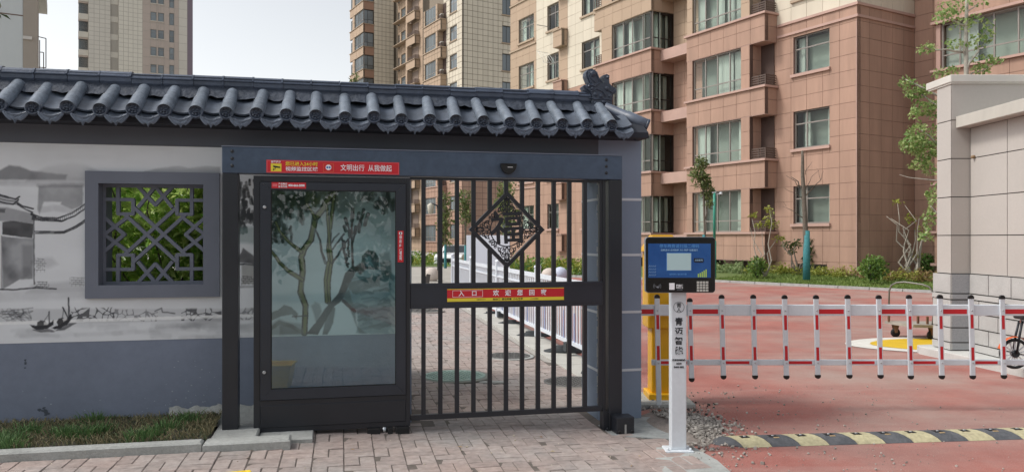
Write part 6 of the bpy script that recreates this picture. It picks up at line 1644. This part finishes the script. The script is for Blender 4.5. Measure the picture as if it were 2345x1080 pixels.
# tall tree behind the booth
b0 = Vector((px(2213,700,18.5).x,18.5,-.12)); rl = lambda u, v, dy=0: rel(b0,u,v,dy)
lim = [(branch_pts(rl(2212,120),rl(2120,108)),.03,.010),(branch_pts(rl(2213,260),rl(2065,178)),.045,.012),(branch_pts(rl(2213,330),rl(2110,215)),.04,.012),(branch_pts(rl(2212,60),rl(2160,40)),.025,.008),(branch_pts(rl(2213,165),rl(2262,70)),.03,.008),(branch_pts(rl(2213,150),rl(2195,90)),.02,.008),(branch_pts(rl(2212,30),rl(2240,10)),.02,.008),(branch_pts(rl(2213,180),rl(2285,140)),.025,.008),(branch_pts(rl(2213,420),rl(2060,400)),.03,.006),(branch_pts(rl(2213,400),rl(2100,290)),.04,.012),(branch_pts(rl(2213,560),rl(2130,470)),.03,.01)]
cls = [((2175,22),(.4,.3,.2),90),((2155,38),(.25,.3,.15),60),((2200,10),(.3,.3,.2),60),((2122,110),(.22,.3,.12),80),((2185,100),(.28,.3,.12),70),((2205,55),(.25,.3,.2),60),((2235,95),(.2,.3,.2),60),((2262,75),(.14,.2,.35),80),((2255,140),(.3,.3,.18),90),((2280,140),(.14,.2,.08),24),((2165,165),(.3,.3,.12),90),((2245,160),(.25,.3,.1),60),((2230,45),(.2,.3,.15),40),((2245,5),(.2,.3,.1),20),
       ((2075,190),(.18,.2,.12),70),((2095,212),(.25,.2,.16),130),((2120,205),(.18,.2,.15),70),((2115,245),(.3,.3,.2),160),((2140,250),(.2,.3,.25),120),((2095,262),(.15,.2,.12),50),((2100,300),(.25,.3,.2),130),((2095,330),(.35,.3,.28),260),((2120,345),(.35,.3,.3),280),((2110,375),(.25,.3,.15),120),((2135,390),(.2,.3,.15),80),((2135,450),(.12,.2,.3),90),((2128,500),(.16,.2,.25),110),((2118,540),(.15,.2,.18),60),((2140,310),(.15,.2,.3),90)]
tree('tall_tree', 'tall pale barked tree with sparse leaf clumps rising behind the booth', b0, [rl(2213,700),rl(2214,400),rl(2213,200),rl(2212,90),rl(2214,0),rl(2214,-60)], .075, lim, [(rl(*c),r_,int(n*1.3)) for c, r_, n in cls], lf_pop, .072, bark=M('birch_bark','b5b0a4',.85,ns=9,na=.4), aspect=.7)
# trees seen through the gate
for (u, vb, Y, lab, cl_) in ((1020,602,40,'slender young tree seen through the gate left of the ornament',[(1018,455),(1016,480),(1023,500),(1012,520),(1020,545)]),(1066,606,38,'slim young tree beside the white board behind the gate',[(1064,450),(1060,470),(1070,480),(1063,500)]),(1161,640,30,'leafy young tree behind the ornament of the gate',[(1160,430),(1155,455),(1163,475),(1168,500),(1158,520)])):
    b0 = Vector((px(u,vb,Y).x,Y,-.2)); sc_ = Y/F
    tree('young_tree', lab, b0, [rel(b0,u,vb+10),rel(b0,u-1,560),rel(b0,u+1,510),rel(b0,u-2,450)], .06, [(branch_pts(rel(b0,u,530),rel(b0,c[0],c[1])),.025,.008) for c in cl_], [(rel(b0,*c),(.36,.36,.40),130) for c in cl_], lf_mag, .17, wrap=1.4 if u < 1100 else 1.2, aspect=.42, group='young trees behind the gate')
vr = thing('verge_planting', 'low planted verge in front of the buildings behind the gate', 'planting', (-4,50,-.3))
cl = [[],[]]
for k in range(260):
    u = random.uniform(930,1340); Y = random.uniform(44,56) if u < 1100 else random.uniform(34,40); p = px(u,600,Y); p.z = -.2; h_ = random.uniform(.4,1.0)
    cl[random.random() < .4].append((p-Vector(vr.location)+Vector((0,0,h_*.5)), (.5,.4,h_*.5), 34))
for lf_, c_ in ((lf_bush,cl[0]),(lf_yel,cl[1])): leafmesh('verge_leaves', np.concatenate([blob(c,r_,n,.3) for c,r_,n in c_]), .2, lf_, vr)
sheet('far_verge', [(-22,42),(0.5,42),(3,33.4),(5,36),(-4,58),(-22,70)], .02, m_grassbed)
bush(935,612,24,34,'dark bush at the cabinet edge behind the gate',lf_bush,400,.12)
# bushes and leaf sprays at the far left
t = thing('overhanging_branch', 'dark leaf spray hanging in at the top left corner', 'branch', px(-40,20,7))
leafmesh('leaves', [tuple(px(u,v,7)-px(-40,20,7)) for u, v in ((-6,22),(-4,30),(-2,34),(-8,26),(-10,18),(-3,26),(-12,30))], .10, leafmat('dark_spray','24301c','3f4c2a',.2), t, aspect=.35, droop=.0)
MB().tube([(0,0,0),(.08,0,.0),(.15,0,-.02)], .006, 5).build('twig', m_bark, t)
b0 = Vector((px(815,200,30).x,30,-.12)); u0 = 815
tree('leafy_tree', 'leafy treetop peeking over the tiled ridge', b0, [rel(b0,812,640),rel(b0,814,400),rel(b0,814,180)], .06, [(branch_pts(rel(b0,814,230),rel(b0,806,190)),.02,.008)], [(rel(b0,816,176),(.10,.15,.14),40),(rel(b0,808,186),(.12,.15,.10),40),(rel(b0,815,200),(.25,.2,.2),80),(rel(b0,812,230),(.4,.3,.3),120)], lf_mag, .11)
print('objects', len(bpy.data.objects), 'tris', sum(len(o.data.loop_triangles) if o.type=='MESH' and not o.data.calc_loop_triangles() else 0 for o in bpy.data.objects))

# unseen trees added behind the viewer to give the cabinet glass dark leafy reflections
for i_, (x_, y_, h_) in enumerate(((-9.5,-9.5,5.6),(-5.2,-10.4,6.2),(-.6,-9.8,5.8),(3.9,-10.6,6.4),(8.6,-9.6,5.7),(13.0,-10.5,6.1))):
    b0 = Vector((x_, y_, gz(x_)))
    tree('leafy_tree', 'unseen leafy tree added behind the viewer for dark glass reflections', b0, [(0,0,0),(.05,0,1.4),(-.05,.05,2.8),(.1,0,h_)], .13, [(branch_pts((0,0,2.2),(math.cos(a)*1.5,math.sin(a)*1.4,h_*.8)),.05,.015) for a in (.3,1.6,2.8,4.0,5.3)],
         [((0,0,h_*.72),(2.5,2.1,h_*.42),1300),((-1.1,.4,h_*.5),(1.4,1.3,1.2),420),((1.2,-.3,h_*.55),(1.4,1.3,1.3),420),((0,0,1.2),(1.9,.9,.9),420)], leafmat('added_tree_leaf','2f4a20','5f7a3c',.3), .30, group='unseen trees added for glass reflections')

# belt of trees closing the estate far behind the gate
n_ = 9000
tx = rng.uniform(-75,-14,n_); ty = 88 + rng.normal(0,2.5,n_); top_ = 5.5 + 1.8*np.sin(tx*.55) + 1.2*np.sin(tx*1.7+1)
dt = leafmesh('distant_trees', np.stack([tx, ty, -1 + (top_+1)*rng.random(n_)**.8],1), .85, leafmat('distant_leaf','4a6138','7d8f62',.3), None, 'stuff', aspect=.7)
tag(dt, 'distant belt of green trees closing the estate behind the gate', 'trees')
